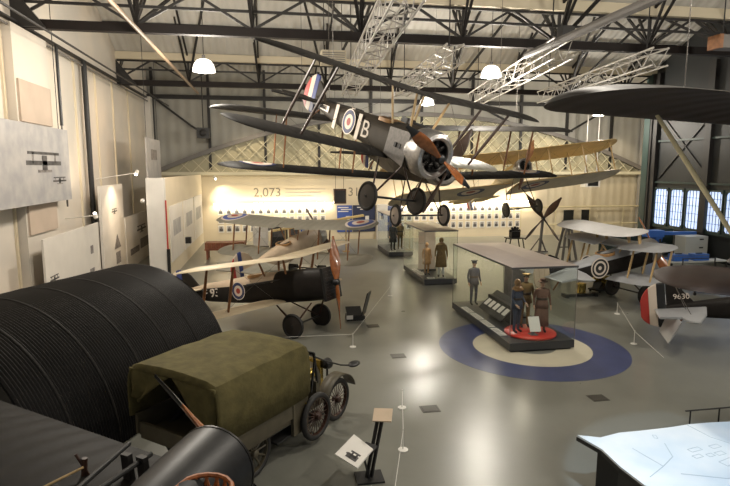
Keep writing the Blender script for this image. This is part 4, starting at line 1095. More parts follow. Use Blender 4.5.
b = MB(); b.box((0, 0, .30), (.30, .03, .40), M['white_card'], mtx=Matrix.Rotation(rad(-25), 3, 'X')); b.box((0, .06, .1), (.06, .06, .2), M['steel_mid']); b.box((0, .05, .01), (.2, .2, .02), M['steel_mid']); o = b.build('caption_stand', M['white_card']); o.location = (6.80, 13.12, Z); tag(o, 'tilted white caption card at the mannequins feet on the red disc', 'caption stand')
# sloping dark desk with photographs
b = MB(); b.prism([(0, -.9), (.75, -.9), (.75, .9), (0, .9)], 0, .03, M['black'])
D = thing('sloping_display_desk', 'black sloping desk with small white photographs inside the near glass case', 'display desk', (6.42, 15.2, .25))
d = MB(); d.slab([(0, -.85, .10), (.6, -.85, .62), (.6, .85, .62), (0, .85, .10)], .03, M['black']); d.box((.45, 0, .26), (.3, 1.7, .52), M['black']); d.build('desk', M['black'], D)
for k in range(5):
    e = MB(); y = -.66 + .33 * k; e.slab([(.12 , y - .11, .245), (.36, y - .11, .453), (.36, y + .11, .453), (.12, y + .11, .245)], .006, M['white_card']); e.build('photograph', M['white_card'], D)
b = MB(); b.box((0, 0, .72), (.06, 1.3, 1.4), M['dark_print']); b.box((0, 0, .02), (.4, 1.3, .04), M['black']); o = b.build('display_board', M['dark_print']); o.location = (7.35, 15.6, .25); tag(o, 'tall dark graphic board at the back of the near glass case', 'display board')
mannequin('mannequin in dark blue uniform at the far end of the near glass case', (6.5, 16.75, .25), rad(10), .86, M['bluewool'], M['bluewool'], 'cap', M['bluewool'])
# middle case
mannequin('mannequin in long shaggy fur flying coat in the middle glass case', (6.88, 21.45, .25), rad(-15), .95, M['fur'], M['white_fab'], 'hood', M['fur'], coat=.45, collar=M['fur'], belt=False)
mannequin('mannequin in short tan leather coat at the left of the middle glass case', (6.40, 21.9, .25), rad(15), .80, M['leather'], M['leather'], 'hood', M['leather'], coat=.6, belt=False)
b = MB(); b.box((0, 0, .85), (.75, .06, 1.7), M['peach_board_light']); b.box((0, 0, .03), (.75, .4, .06), M['black']); o = b.build('display_board', M['peach_board_light']); o.location = (6.72, 23.0, .25); tag(o, 'peach coloured board behind the fur-coated mannequin', 'display board')
label_strip('white caption card before the fur-coated mannequin', 6.4, 21.25, .3, .2)
label_strip('blue-grey caption card beside the white one in the middle case', 6.85, 21.2, .3, .2, m='grey_print')
for i, y in enumerate((22.2, 23.0)): label_strip(('white caption card along the left pane of the middle case', 'white caption card at far left of the middle case')[i], 6.25, y, .26, .6)
# far case
mannequin('mannequin in black coat in the farthest glass case', (6.55, 29.0, .25), rad(10), .9, M['black'], M['black'], 'cap', M['black'], coat=.5)
mannequin('mannequin in brown tunic at right of the farthest glass case', (7.05, 29.4, .25), rad(-5), .9, M['khaki'], M['khaki'], 'cap', M['khaki'])
label_strip('white caption card in the farthest glass case', 6.45, 28.6, .3, .2)

# ---- pale map table glowing under its projector, lower right
T = thing('map_table', 'large faceted pale blue map table in the lower right corner', 'map table', (5.9, 6.0, 0))
out = [(4.44, 7.10), (4.74, 6.97), (5.11, 7.06), (5.45, 7.06), (5.94, 7.08), (6.34, 7.12), (6.73, 7.12), (7.5, 7.06), (7.9, 6.2), (7.4, 5.0), (5.6, 4.7), (4.72, 5.2), (4.56, 5.75), (4.53, 6.2), (4.56, 6.66)]
out = [(x - 5.9, y - 6.0) for x, y in out][::-1]
b = MB(); b.prism(out, .72, .75, M['map']); b.build('map_top', M['map'], T)
b = MB(); b.prism([(x * 1.004, y * 1.004) for x, y in out], .66, .719, M['black']); b.build('table_rim', M['black'], T)
b = MB(); b.prism([(x * .86, y * .80) for x, y in out], 0, .659, M['black']); b.build('table_base', M['black'], T)
b = MB()
def mline(pts, w=.012):
    for p, q in zip(pts, pts[1:]): b.bar((p[0] - 5.9, p[1] - 6, .751), (q[0] - 5.9, q[1] - 6, .751), w, .003, M['map_line'])
mline([(4.75, 5.9), (5.1, 6.1), (5.4, 6.3), (5.55, 6.65)]); mline([(5.1, 6.1), (5.0, 6.6)]); mline([(6.3, 7.1), (6.35, 6.7), (6.6, 6.3), (6.7, 5.6)]); mline([(5.2, 5.9), (5.7, 5.7), (6.5, 5.55)])
for x, y, a, w_, h_ in ((5.75, 6.25, .2, .14, .07), (5.95, 6.25, .2, .1, .07), (6.12, 6.27, .2, .14, .08), (5.85, 6.42, .2, .2, .08), (6.05, 6.05, .3, .24, .12), (6.2, 6.45, .2, .16, .08), (5.55, 6.85, 1.2, .1, .05)):
    c, s_ = math.cos(a), math.sin(a); q = [(x + c * i - s_ * j, y + s_ * i + c * j) for i, j in ((-w_ / 2, -h_ / 2), (w_ / 2, -h_ / 2), (w_ / 2, h_ / 2), (-w_ / 2, h_ / 2), (-w_ / 2, -h_ / 2))]
    mline(q, .008)
b.build('map_drawing', M['map_line'], T)
R_ = thing('barrier_rail', 'low black barrier rail behind the pale map table', 'barrier', (7.85, 8.35, 0))
for x in (-.40, .20, .8, 1.4): rod(R_, (x, 0, 0), (x, 0, .33), .014, M['black'], 'post')
rod(R_, (-.5, 0, .33), (1.5, 0, .33), .014, M['black'], 'top_rail')

# ---- reading stand beside the lorry
S = thing('information_stand', 'black reading stand with a white aircraft picture panel beside the lorry wheel', 'information stand', (1.40, 7.72, 0))
for dx in (-.03, .04): b = MB(); b.bar((dx - .02, -.02, .0), (dx + .19, .12, .93), .05, .03, M['black']); b.build('post', M['black'], S)
b = MB(); b.box((0, 0, .015), (.42, .34, .03), M['black']); b.build('base', M['black'], S)
b = MB(); b.slab([(.05, .02, .90), (.33, -.05, .90), (.40, .17, 1.0), (.12, .24, 1.0)], .02, M['linen_pink']); b.build('top_plate', M['linen_pink'], S)
pn = MB(); Pp = [(-.53, -.06, .46), (-.26, -.50, .46), (.03, -.16, .54), (-.18, .34, .54)]
pn.slab(Pp, .02, M['white_card']); pno = pn.build('picture_panel', M['white_card'], S)
g = MB(); A_ = Vector(Pp[0]); U_ = (Vector(Pp[1]) - A_); V_ = Vector(Pp[3]) - A_
def onp(u, v, h=.024): 
    p = A_ + U_ * u + V_ * v; return p + Vector((0, 0, h))
for (u0, v0, u1, v1) in ((.35, .12, .80, .30), (.30, .22, .72, .28), (.48, .12, .55, .42), (.66, .18, .74, .40), (.40, .36, .80, .42)):
    g.slab([onp(u0, v0), onp(u1, v0), onp(u1, v1), onp(u0, v1)], .004, M['dark_print'])
g.build('aircraft_picture', M['dark_print'], pno)
b = MB(); b.bar((-.05, -.05, .48), (.05, .05, .52), .22, .03, M['black']); b.bar((.0, -.04, .0), (-.12, -.05, .48), .04, .03, M['black']); b.build('panel_bracket', M['black'], S)
S = thing('information_stand', 'black wedge reading stand with slanted panel in front of the parked biplanes', 'information stand', (2.55, 16.6, 0))
b = MB(); b.prism([(-.28, -.22), (.28, -.22), (.28, .22), (-.28, .22)], 0, .14, M['black']); b.slab([(-.28, -.2, .14), (.2, -.2, .14), (.2, .2, .34), (-.28, .2, .34)], .03, M['black']); b.build('base', M['black'], S)
b = MB(); b.slab([(.16, -.22, .16), (.34, .16, .16), (.52, .16, .86), (.34, -.22, .86)], .03, M['gun_metal']); b.build('slanted_panel', M['gun_metal'], S)
b = MB(); b.box((-.2, -.23, .12), (.2, .02, .12), M['white_card']); b.build('small_label', M['white_card'], S)
b = MB(); b.box((0, 0, .06), (.36, .24, .12), M['black']); b.prism([(-.16, -.1), (.16, -.1), (0, .12)], .12, .2, M['black']); o = b.build('floor_uplight', M['black']); o.location = (.42, 13.3, 0); tag(o, 'small black floor uplight beyond the lorry canvas', 'floor light')

# ---- low rope barriers
ST = []
for (x, y, l) in ((2.11, 8.46, 'low white barrier stanchion nearest the reading stand'), (2.48, 10.06, 'low white barrier stanchion next behind the nearest, on bare floor'), (2.08, 13.92, 'low white barrier stanchion before the black-sided biplane propeller'), (9.58, 12.88, 'low white barrier stanchion at the right of the blue ring'), (11.03, 15.75, 'low white barrier stanchion beyond the red, white and black rudder'), (4.31, 19.48, 'low white barrier stanchion left of the middle glass case')):
    o = thing('barrier_stanchion', l, 'stanchion', (x, y, 0), group='low barrier stanchions')
    b = MB(); b.lathe([(.002, 0), (.085, 0), (.085, .015), (.02, .022), (.002, .022)], (0, 0, 0), (0, 0, 1), 20, M['white_card']); b.build('base', M['white_card'], o, smooth=True)
    rod(o, (0, 0, .02), (0, 0, .36), .009, M['white_card'], 'post'); b = MB(); b.ball((0, 0, .365), .014, M['white_card'], 8, 6); b.build('cap', M['white_card'], o)
for l, pts in (('thin barrier cord running from the near stanchion towards the camera', [(1.2, 5.6, .33), (2.11, 8.46, .35)]), ('thin barrier cord between the two nearest stanchions', [(2.11, 8.46, .35), (2.48, 10.06, .35)]), ('thin barrier cord curving round the black-sided biplane', [(.3, 14.0, .34), (2.08, 13.92, .35), (4.31, 19.48, .35)]), ('thin barrier cord before the red, white and black rudder', [(11.03, 15.75, .35), (9.58, 12.88, .35), (8.9, 10.9, .35)])):
    b = MB(); b.path(pts, .005, 5, M['white_card']); tag(b.build('barrier_rope', M['white_card']), l, 'barrier rope')
for (x, y, l) in ((3.01, 9.92, 'dark metal floor plate nearest the two low stanchions'), (6.57, 9.83, 'dark metal floor plate in front of the near glass case'), (2.96, 15.75, 'dark metal floor plate right of the wedge reading stand'), (3.10, 13.03, 'dark metal floor plate left of the blue ring')):
    b = MB(); b.box((0, 0, .003), (.36, .30, .008), M['floorbox']); b.box((0, 0, .0065), (.30, .24, .004), M['black']); b.box((0, 0, .0075), (.28, .22, .004), M['floorbox'])
    o = b.build('floor_plate', M['floorbox']); o.location = (x, y, 0); tag(o, l, 'floor plate', 'floor plates')

# ---- workshop corner at right
def cabinet(x, y, label):
    o = thing('steel_cabinet', label, 'cabinet', (x, y, 0), (0, 0, rad(2)))
    b = MB(); b.box((0, 0, .67), (1.3, .7, 1.3), M['grey_cab']); b.box((0, 0, .02), (1.2, .6, .04), M['black']); b.build('body', M['grey_cab'], o)
    for k in range(3):
        b = MB(); b.box((0, -.36, .26 + .42 * k), (1.2, .02, .38), M['grey_cab']); dr = b.build('drawer', M['grey_cab'], o)
        b = MB(); b.box((.25, -.38, .34 + .42 * k), (.22, .03, .06), M['black']); b.build('handle', M['black'], dr)
    return o
c_ = cabinet(20.9, 24.3, 'grey steel drawer cabinet under the hangar door windows, beside blue machine')
b = MB(); b.box((-.35, -.375, .35), (.25, .012, .09), M['yellow']); b.build('yellow_sticker', M['yellow'], c_)
cabinet(21.2, 20.9, 'grey steel cabinet nearest the right edge, behind the pale pole')
m_ = thing('workshop_machine', 'bright blue workshop machine with long arm by the hangar doors', 'machine', (19.6, 25.3, 0))
b = MB(); b.box((0, 0, .06), (1.0, .8, .12), M['machine_blue']); b.bar((-.2, 0, .1), (.15, 0, 1.2), .4, .35, M['machine_blue']); b.build('column', M['machine_blue'], m_)
b = MB(); b.box((-.1, 0, 1.35), (.9, .5, .34), M['machine_blue']); b.bar((.2, 0, 1.35), (2.1, -.3, 1.36), .25, .16, M['machine_blue']); b.build('arm', M['machine_blue'], m_)
b = MB(); b.tube((.1, -.3, .5), (.1, -.3, 1.1), .05, m=M['black']); b.tube((.35, -.3, .3), (.35, -.3, .9), .08, m=M['black']); b.build('spindle', M['black'], m_)
b = MB(); b.box((0, 0, 1.0), (4.4, .06, 2.0), M['green_box']); b.box((0, .1, .04), (4.4, .3, .08), M['steel_dark']); o = b.build('green_screen_board', M['green_box']); o.location = (19.5, 26.6, 0); o.scale = (1, 1, .7); tag(o, 'dark green screen standing behind the blue machine and cabinets', 'screen')
k_ = thing('workshop_trolley', 'metal frame trolley with pale blue top behind the red, white and black rudder', 'trolley', (16.2, 18.0, 0))
b = MB(); b.box((0, 0, .82), (1.5, .8, .05), M['white_card']); b.build('top_shelf', M['white_card'], k_)
b = MB(); b.box((0, 0, .25), (1.4, .75, .04), M['steel_mid']); b.build('lower_shelf', M['steel_mid'], k_)
for sx in (-1, 1):
    for sy in (-1, 1):
        b = MB(); b.box((sx * .7, sy * .36, .46), (.04, .04, .76), M['steel_dark']); b.tube((sx * .7, sy * .36 - .02, .05), (sx * .7, sy * .36 + .02, .05), .05, n=12, m=M['black']); b.build('leg', M['steel_dark'], k_)
b = MB()
for sx in (-.7, .7): b.box((sx, .36, 1.05), (.03, .03, .45), M['steel_dark'])
b.box((0, .36, 1.26), (1.43, .03, .03), M['steel_dark']); b.build('push_bar', M['steel_dark'], k_)
for (x, y, c, l) in ((15.9, 18.1, 'wood_pale', 'pale wooden crate on the lower trolley shelf'),):
    b = MB(); b.box((0, 0, .14), (.5, .4, .26), M[c]); b.box((0, -.205, .2), (.5, .01, .03), M['wood']); b.box((0, -.205, .08), (.5, .01, .03), M['wood']); o = b.build('wooden_crate', M[c]); o.location = (x, y, .27); tag(o, l, 'crate')
for (x, l) in ((17.4, 'blue tool box on the far bench by the hangar doors'), (18.4, 'second blue tool box on the far bench, right of the first')):
    b = MB(); b.box((0, 0, .14), (.7, .4, .28), M['machine_blue']); b.box((0, 0, .30), (.3, .05, .04), M['black']); b.box((0, -.2, .22), (.66, .02, .02), M['steel_mid']); o = b.build('tool_box', M['machine_blue']); o.location = (x, 20.9, .72); tag(o, l, 'tool box', 'blue tool boxes')
kb = thing('work_bench', 'low steel framed bench carrying two blue tool boxes', 'bench', (18.2, 20.9, 0))
b = MB(); b.box((0, 0, .695), (2.8, .7, .05), M['grey_cab']); b.build('bench_top', M['grey_cab'], kb)
for sx in (-1, 1):
    for sy in (-1, 1): b = MB(); b.box((sx * 1.34, sy * .3, .34), (.06, .06, .68), M['steel_dark']); b.build('leg', M['steel_dark'], kb)
# ---- ground equipment round the triplane
o = thing('brass_drum', 'brass-yellow drum lying tilted on a low black cradle by the triplane', 'drum', (12.5, 18.95, 0), (0, 0, rad(25)))
b = MB(); b.lathe([(.002, -.38), (.2, -.38), (.2, -.3), (.215, -.29), (.215, -.24), (.2, -.23), (.2, .23), (.215, .24), (.215, .3), (.2, .31), (.2, .38), (.17, .38), (.16, .34), (.002, .34)], (0, 0, .46), (.8, -.5, -.35), 28, M['brass']); b.build('barrel', M['brass'], o, smooth=True)
b = MB(); b.box((0, 0, .1), (.9, .5, .06), M['black']); b.bar((-.3, 0, .1), (-.2, 0, .4), .3, .06, M['black']); b.bar((.3, 0, .1), (.2, 0, .22), .3, .06, M['black'])
for sx in (-.35, .35):
    for sy in (-.2, .2): b.box((sx, sy, .04), (.06, .06, .08), M['black'])
b.build('cradle', M['black'], o)
o = thing('brass_drum', 'small brass drum standing left of the tilted one', 'drum', (11.55, 18.75, 0))
b = MB(); b.lathe([(.002, 0), (.18, 0), (.19, .03), (.18, .06), (.18, .32), (.19, .35), (.18, .38), (.1, .40), (.002, .40)], (0, 0, 0), (0, 0, 1), 24, M['brass']); b.build('barrel', M['brass'], o, smooth=True)
b = MB(); b.box((0, 0, .05), (1.3, .10, .10), M['black']); b.box((-.6, 0, .06), (.12, .34, .12), M['black']); b.box((.6, 0, .06), (.10, .24, .12), M['black']); o = b.build('tow_bar', M['black']); o.location = (11.2, 18.2, 0); tag(o, 'black tow bar lying on the floor beside the brass drums', 'tow bar')
o = thing('trestle_frame', 'grey steel A-frame trestle between the near case and the triplane', 'trestle', (12.15, 20.95, 0)); o.scale = (1.08, 1.08, 1.08)
for s in (-1, 1):
    for sy in (-.35, .35): b = MB(); b.bar((.42 * s, sy, 0), (.07 * s, sy * .2, 2.28), .07, .07, M['steel_mid']); b.build('leg', M['steel_mid'], o)
b = MB(); b.box((0, 0, 2.3), (.34, .3, .09), M['steel_mid']); b.bar((-.3, -.24, .75), (.3, -.24, .75), .04, .04, M['steel_mid']); b.bar((-.2, .18, 1.3), (.2, .18, 1.3), .04, .04, M['steel_mid']); b.build('head_plate', M['steel_mid'], o)
o = thing('propeller_on_stand', 'dark four-bladed propeller on a grey stand beyond the near glass case', 'propeller', (14.78, 28.0, 0))
pp = prop(o, (0, 0, 1.96), rad(40), 1.72, M['prop_dark'], 4, axis=(.25, -1, .1))
b = MB(); b.bar((0, .3, 0), (0, .06, 1.96), .12, .12, M['steel_mid']); b.bar((-.6, .5, .03), (.6, .5, .03), .1, .06, M['steel_mid']); b.bar((-.5, .5, .03), (0, .25, .9), .06, .06, M['steel_mid']); b.bar((.5, .5, .03), (0, .25, .9), .06, .06, M['steel_mid']); b.bar((0, .4, .03), (0, -.6, .03), .1, .06, M['steel_mid']); b.build('stand', M['steel_mid'], o)
o = thing('engine_on_trestle', 'small dark aero engine on a trestle near the lit photo wall', 'engine', (13.6, 29.0, 0))
b = MB()
for s in (-1, 1):
    for t in (-.3, .3): b.bar((.5 * s, t, 0), (.35 * s, t, .75), .05, .05, M['black'])
b.box((0, 0, .78), (.95, .7, .05), M['black']); b.build('trestle', M['black'], o)
b = MB(); b.box((0, 0, .98), (.5, .4, .36), M['engine'])
for k in range(5): a = PI * (k + .5) / 5; b.tube((0, 0, 1.1), (.34 * math.cos(a), 0, 1.1 + .34 * math.sin(a)), .075, m=M['engine'])
b.build('crankcase', M['engine'], o)
# ---- stored things behind the left-hand aircraft
o = thing('timber_cart', 'red-brown timber cart against the left display wall, behind the parked aircraft', 'cart', (-2.35, 29.4, 0))
b = MB(); b.box((0, 0, .72), (2.0, .8, .30), M['rust']); 
for k in range(9): b.box((-.9 + .225 * k, -.41, .74), (.03, .03, .30), M['wood'])
b.build('box', M['rust'], o)
b = MB(); b.box((0, 0, .52), (2.05, .85, .08), M['rust']); b.build('bed', M['rust'], o)
for sx in (-1, 1):
    for sy in (-1, 1): b = MB(); b.box((.9 * sx, .34 * sy, .24), (.1, .1, .48), M['rust']); b.build('leg', M['rust'], o)
for i, (x, y, w, d, h, m, l, n) in enumerate(((-.6, 33.4, .9, .5, 1.2, 'white_panel', 'cream display plinth below the lit photo wall', 'display_plinth'), (.5, 33.2, 1.0, .5, 1.35, 'black', 'black display cabinet below the lit photo wall', 'display_cabinet'), (1.40, 33.3, .62, .5, 1.5, 'wood', 'tall orange-brown wooden case below the lit photo wall', 'wooden_case'), (2.05, 32.9, .55, .12, 1.3, 'blue_ban', 'blue pull-up banner right of the orange-brown case', 'pull_up_banner'), (2.8, 33.3, .7, .5, 1.1, 'wood', 'short orange-brown wooden case right of the blue banner', 'wooden_case'))):
    t = thing(n, l, n.replace('_', ' '), (x, y, 0))
    b = MB(); b.box((0, 0, h / 2 + .04), (w, d, h - .08), M[m]); b.build('body', M[m], t)
    b = MB(); b.box((0, 0, .02), (w * 1.06, d * 1.1, .04), M['steel_dark']); b.build('base', M['steel_dark'], t)
    b = MB(); b.box((0, -d / 2 - .01, h * .62), (w * .7, .02, h * .3), M['white_card'] if m in ('blue_ban', 'white_panel') else M['dark_print']); b.build('face_panel', M['white_card'], t)
o = thing('spare_yellow_wing', 'long yellow ribbed wing panel leaning behind the grey-green biplane', 'wing panel', (2.6, 30.6, 0))
b = MB(); b.bar((-2.6, 0, 1.25), (2.6, 0, 2.05), .5, .09, M['yellow']); b.build('panel', M['yellow'], o)
for x in (-1.8, 1.6): b = MB(); b.tube((x, 0, 0), (x, 0, 1.62 + x * .155), .04, m=M['wood_pale']); b.box((x, 0, .02), (.4, .4, .04), M['wood_pale']); b.build('support_post', M['wood_pale'], o)
# ---- hanging things in the roof
def box_truss(label, x, y0, y1, z, w, dx=0.0):
    t = thing('lighting_truss', label, 'lighting truss', (x, y0, z), group='pale box trusses under the roof')
    L_ = y1 - y0
    for sx in (-1, 1):
        for sz in (-1, 1): rod(t, (sx * w / 2, 0, sz * w / 2), (sx * w / 2 + dx, L_, sz * w / 2), .032, M['alu'], 'chord_tube')
    n = int(L_ / w)
    b = MB()
    for k in range(n):
        a, c = L_ * k / n, L_ * (k + 1) / n; da, dc = dx * k / n, dx * (k + 1) / n
        for sx in (-1, 1): b.tube((sx * w / 2 + da, a, -w / 2 if k % 2 else w / 2), (sx * w / 2 + dc, c, w / 2 if k % 2 else -w / 2), .015, n=5, m=M['alu'])
        for sz in (-1, 1): b.tube((-w / 2 * (1 if k % 2 else -1) + da, a, sz * w / 2), (w / 2 * (1 if k % 2 else -1) + dc, c, sz * w / 2), .015, n=5, m=M['alu'])
    b.build('web_lacing', M['alu'], t)
    for f in (.08, .92): rod(t, (dx * f, L_ * f, w / 2), (dx * f, L_ * f, roof_z(y0 + L_ * f) - z), .02, M['steel_dark'], 'hanger')
for a in (('pale box truss rising above the tail of the brown biplane, leftmost', 2.75, 10.5, 25.5, 8.28, .62, .9), ('pale box truss over the propeller of the brown biplane, second from left', 5.85, 17.2, 25.5, 8.28, .55, .25), ('pale box truss above the right wing of the brown biplane, third from left', 8.85, 16.0, 28.5, 8.28, .6, 1.9), ('pale box truss fourth from left, above the yellow biplane', 12.6, 16.6, 27.0, 8.28, .55, 1.3)):
    box_truss(*a)
def pendant(label, loc, r=.36, lit=True):
    t = thing('pendant_lamp', label, 'pendant lamp', loc, group='white dome pendant lamps')
    b = MB(); b.lathe([(.07, .42), (.14, .41), (.24, .36), (r * .86, .24), (r * .97, .10), (r, 0), (r - .02, 0), (r * .92, .10), (r * .8, .22), (.2, .33), (.002, .36)], (0, 0, 0), (0, 0, 1), 28, M['shade']); b.build('shade', M['shade'], t, smooth=True)
    b = MB(); b.lathe([(.002, -.04), (r * .5, -.03), (r * .88, .02), (r * .8, .08), (.002, .12)], (0, 0, 0), (0, 0, 1), 24, M['bulb']); b.build('diffuser', M['bulb'], t, smooth=True)
    b = MB(); b.tube((0, 0, .33), (0, 0, .55), .06, m=M['steel_mid']); b.tube((0, 0, .5), (0, 0, roof_z(loc[1]) - loc[2]), .012, m=M['black']); b.build('stem', M['steel_mid'], t)
    return t
PEND = [((-2.11, 20, 7.95), 'glowing dome lamp at upper left, before the end wall steelwork'), ((8.21, 20, 8.05), 'glowing dome lamp above the right wing of the brown biplane'), ((8.64, 30, 8.15), 'small glowing dome lamp just behind the propeller of the brown biplane'), ((19.1, 30, 7.75), 'small glowing dome lamp at right, near the hangar door post'), ((-2.23, 13.0, 8.45), 'dome lamp cut by the top of the photo, left of centre')]
for p, l in PEND: pendant(l, p, .38 if p[1] < 25 else .40)
o = thing('unit_heater', 'cream box heater hung in the roof above the left wing of the brown biplane', 'heater', (2.54, 22, 8.72))
b = MB(); b.box((0, 0, .2), (.95, .6, .5), M['heater']); b.build('casing', M['heater'], o)
b = MB()
for k in range(5): b.box((0, -.31, .03 + .08 * k), (.85, .02, .03), M['steel_mid'])
b.build('grille', M['steel_mid'], o)
for s in (-.35, .35): rod(o, (s, 0, .45), (s, 0, roof_z(22) - 8.72), .015, M['black'], 'hanger')
o = thing('loudspeaker', 'black loudspeaker box hung before the end wall at upper left', 'loudspeaker', (-3.7, 33.5, 6.4))
b = MB(); b.box((0, 0, .3), (.7, .45, .6), M['black']); b.build('cabinet', M['black'], o)
b = MB(); b.lathe([(.002, .03), (.1, .03), (.2, 0), (.22, 0)], (0, -.225, .3), (0, -1, 0), 20, M['steel_dark']); b.build('cone', M['steel_dark'], o)
rod(o, (0, 0, .6), (0, 0, roof_z(33.5) - 6.4), .03, M['steel_dark'], 'hanger')
o = thing('loudspeaker', 'small black loudspeaker hung in the roof girder near top right', 'loudspeaker', (9.6, 17.2, 8.9))
b = MB(); b.box((0, 0, .18), (.42, .3, .3), M['black']); b.build('cabinet', M['black'], o); rod(o, (0, 0, .3), (0, 0, roof_z(17.2) - 8.9), .02, M['steel_dark'], 'hanger')
o = thing('hanging_box', 'dark brown box hung before the number 313,1 on the end wall', 'box', (4.2, 33.4, 2.55))
b = MB(); b.box((0, 0, .45), (.75, .5, .9), M['prop_dark']); b.box((0, -.26, .45), (.6, .02, .7), M['black']); b.build('casing', M['prop_dark'], o)
for s in (-.25, .25): rod(o, (s, 0, .9), (s, 0, roof_z(33.4) - 2.55), .012, M['black'], 'hanger')
o = thing('projector', 'white framed projector with dark lens beside the yellow wing tip', 'projector', (20.6, 33.0, 3.45))
b = MB(); b.box((0, 0, .3), (1.0, .6, .55), M['white_panel']); b.box((0, -.31, .3), (.72, .02, .4), M['black']); b.build('casing', M['white_panel'], o)
for s in (-.4, .4): rod(o, (s, 0, .5), (s, 0, roof_z(33.0) - 3.45), .04, M['alu'], 'hanger')
o = thing('roof_duct', 'grey box duct with orange-brown end above the big drab wing', 'duct', (14.9, 16.0, 8.45))
b = MB(); b.box((0, 0, .2), (1.6, .5, .4), M['steel_mid']); b.build('casing', M['steel_mid'], o)
b = MB(); b.box((-.85, 0, .2), (.12, .52, .42), M['wood']); b.build('end_cover', M['wood'], o)
for s in (-.6, .6): rod(o, (s, 0, .4), (s, 0, roof_z(16) - 8.45), .02, M['black'], 'hanger')

# ---- display panels, painted light patches and lamps along the left wall
def panel(name, label, x, y0, y1, z0, z1, m, legs=False, cab=False, wall=False, pics=(), th=.06, slope=0.0):
    t = thing(name, label, 'display panel', (x, (y0 + y1) / 2, 0 if not (cab or wall) else z0))
    zo = 0 if not (cab or wall) else z0
    w = (y1 - y0) / 2
    b = MB(); b.slab([(0, -w, z0 - zo), (0, w, z0 - zo), (0, w, z1 - zo - slope), (0, -w, z1 - zo)], th, M[m]); b.build('board', M[m], t)
    for (fy, fz, sw, sh, kind) in pics:
        b = MB(); cy = -w + 2 * w * fy; cz = z0 - zo + (z1 - z0) * fz
        e = th + .012
        def q(y_, z_, w_, h_, mm): b.box((e - .01, cy + y_, cz + z_), (.012, w_, h_), mm)
        if kind == 'plane':
            q(0, 0, sw, sh * .16, M['dark_print']); q(0, sh * .36, sw * .9, sh * .10, M['dark_print']); q(0, .0, sw * .14, sh * .55, M['dark_print']); q(-sw * .32, .2 * sh, sw * .04, sh * .4, M['mid_print']); q(sw * .32, .2 * sh, sw * .04, sh * .4, M['mid_print']); q(0, -sh * .3, sw * .4, sh * .1, M['mid_print'])
        elif kind == 'tree':
            b.slab([(e, cy - sw / 2, cz - sh / 2), (e, cy + sw / 2, cz - sh / 2), (e, cy, cz + sh / 2)], .008, M['mid_print'])
        else: q(0, 0, sw, sh, M['mid_print'])
        b.build('printed_picture', M['dark_print'], t)
    if cab:
        for y in (-w * .8, w * .8): rod(t, (0, y, z1 - z0), (0, y, roof_z(y + (y0 + y1) / 2) - z0), .012, M['black'], 'hanging_cable')
    return t
panel('exhibition_screen', 'wide white panel with small printed aeroplanes, standing behind the hut', -6.5, 17.0, 22.2, 0, 2.66, 'white_panel', pics=((.12, .52, .7, .3, 'plane'), (.30, .42, .4, .2, 'plane'), (.82, .66, .3, .3, 'plain'), (.80, .38, .5, .14, 'plain')))
panel('exhibition_screen', 'tall narrow white panel with printed arrow-shaped aircraft', -6.6, 22.9, 26.2, 0, 4.0, 'white_panel', pics=((.55, .72, .8, .3, 'plane'), (.60, .40, 1.0, .6, 'tree'), (.62, .22, .7, .5, 'plain')), th=.1)
panel('exhibition_screen', 'white panel with printed biplanes and dark skyline, right of the tall narrow one', -6.6, 26.6, 31.6, 0, 2.45, 'white_panel', pics=((.62, .66, 2.0, .5, 'plane'), (.75, .36, 2.2, .5, 'plain'), (.3, .30, 1.8, .3, 'plain')))
panel('print_or_light_patch', 'pale grey hanging panel high beside the display wall end', -5.6, 27.0, 30.3, 2.3, 6.1, 'grey_print', cab=True, pics=((.5, .80, 1.4, .5, 'plain'),))
panel('print_or_light_patch', 'large blue-grey printed sheet with flying aircraft on the left wall', -6.70, 14.0, 20.2, 3.65, 5.95, 'grey_print', cab=True, pics=((.66, .52, 2.6, .8, 'plane'), (.84, .28, 1.1, .3, 'plane')))
panel('print_or_light_patch', 'painted square patch of peach light above the blue-grey print on the left wall', -6.92, 17.3, 19.6, 6.02, 7.2, 'peach_board_light', wall=True)  # both peach boards stand in for light patterns cast on the pilaster
panel('print_or_light_patch', 'painted square patch of peach light below the blue-grey print on the left wall', -6.92, 17.3, 19.4, 2.75, 3.6, 'peach_board_light', wall=True)
# the end partition with large prints
b = MB(); b.box((-4.3, 29.8, 2.15), (.2, 12.2, 4.3), M['wall_low']); b.box((-4.56, 23.57, 2.15), (.72, .24, 4.3), M['white_panel']); struct(b.build('wall_display_partition'))
b = MB(); b.box((-4.15, 23.40, .7), (.12, .1, 1.4), M['black']); b.box((-4.17, 23.42, 2.4), (.05, .06, 2.0), M['red_paint']); struct(b.build('trim_partition_edge'))
for i, (ya, yb, l) in enumerate(((24.2, 27.6, 'large pale print on the display partition, nearest the pier'), (28.0, 31.4, 'large pale print in the middle of the display partition'), (31.8, 35.4, 'large pale print on the display partition, nearest the lit wall'))):
    b = MB(); b.box((0, 0, 0), (.04, yb - ya, 2.4), M['white_panel']); o = b.build('wall_print', M['white_panel']); o.location = (-4.18, (ya + yb) / 2, 1.9); tag(o, l, 'wall print', 'prints on the display partition')
    p_ = MB(); p_.box((.022, 0, .2), (.006, (yb - ya) * .6, .7), M['grey_print']); p_.build('printed_picture', M['grey_print'], o)
b = MB(); b.box((0, 0, .15), (.3, .3, .3), M['black']); o = b.build('wall_box', M['black']); o.location = (-4.05, 28.2, 1.0); tag(o, 'small black box fixed low on the display partition', 'wall box')
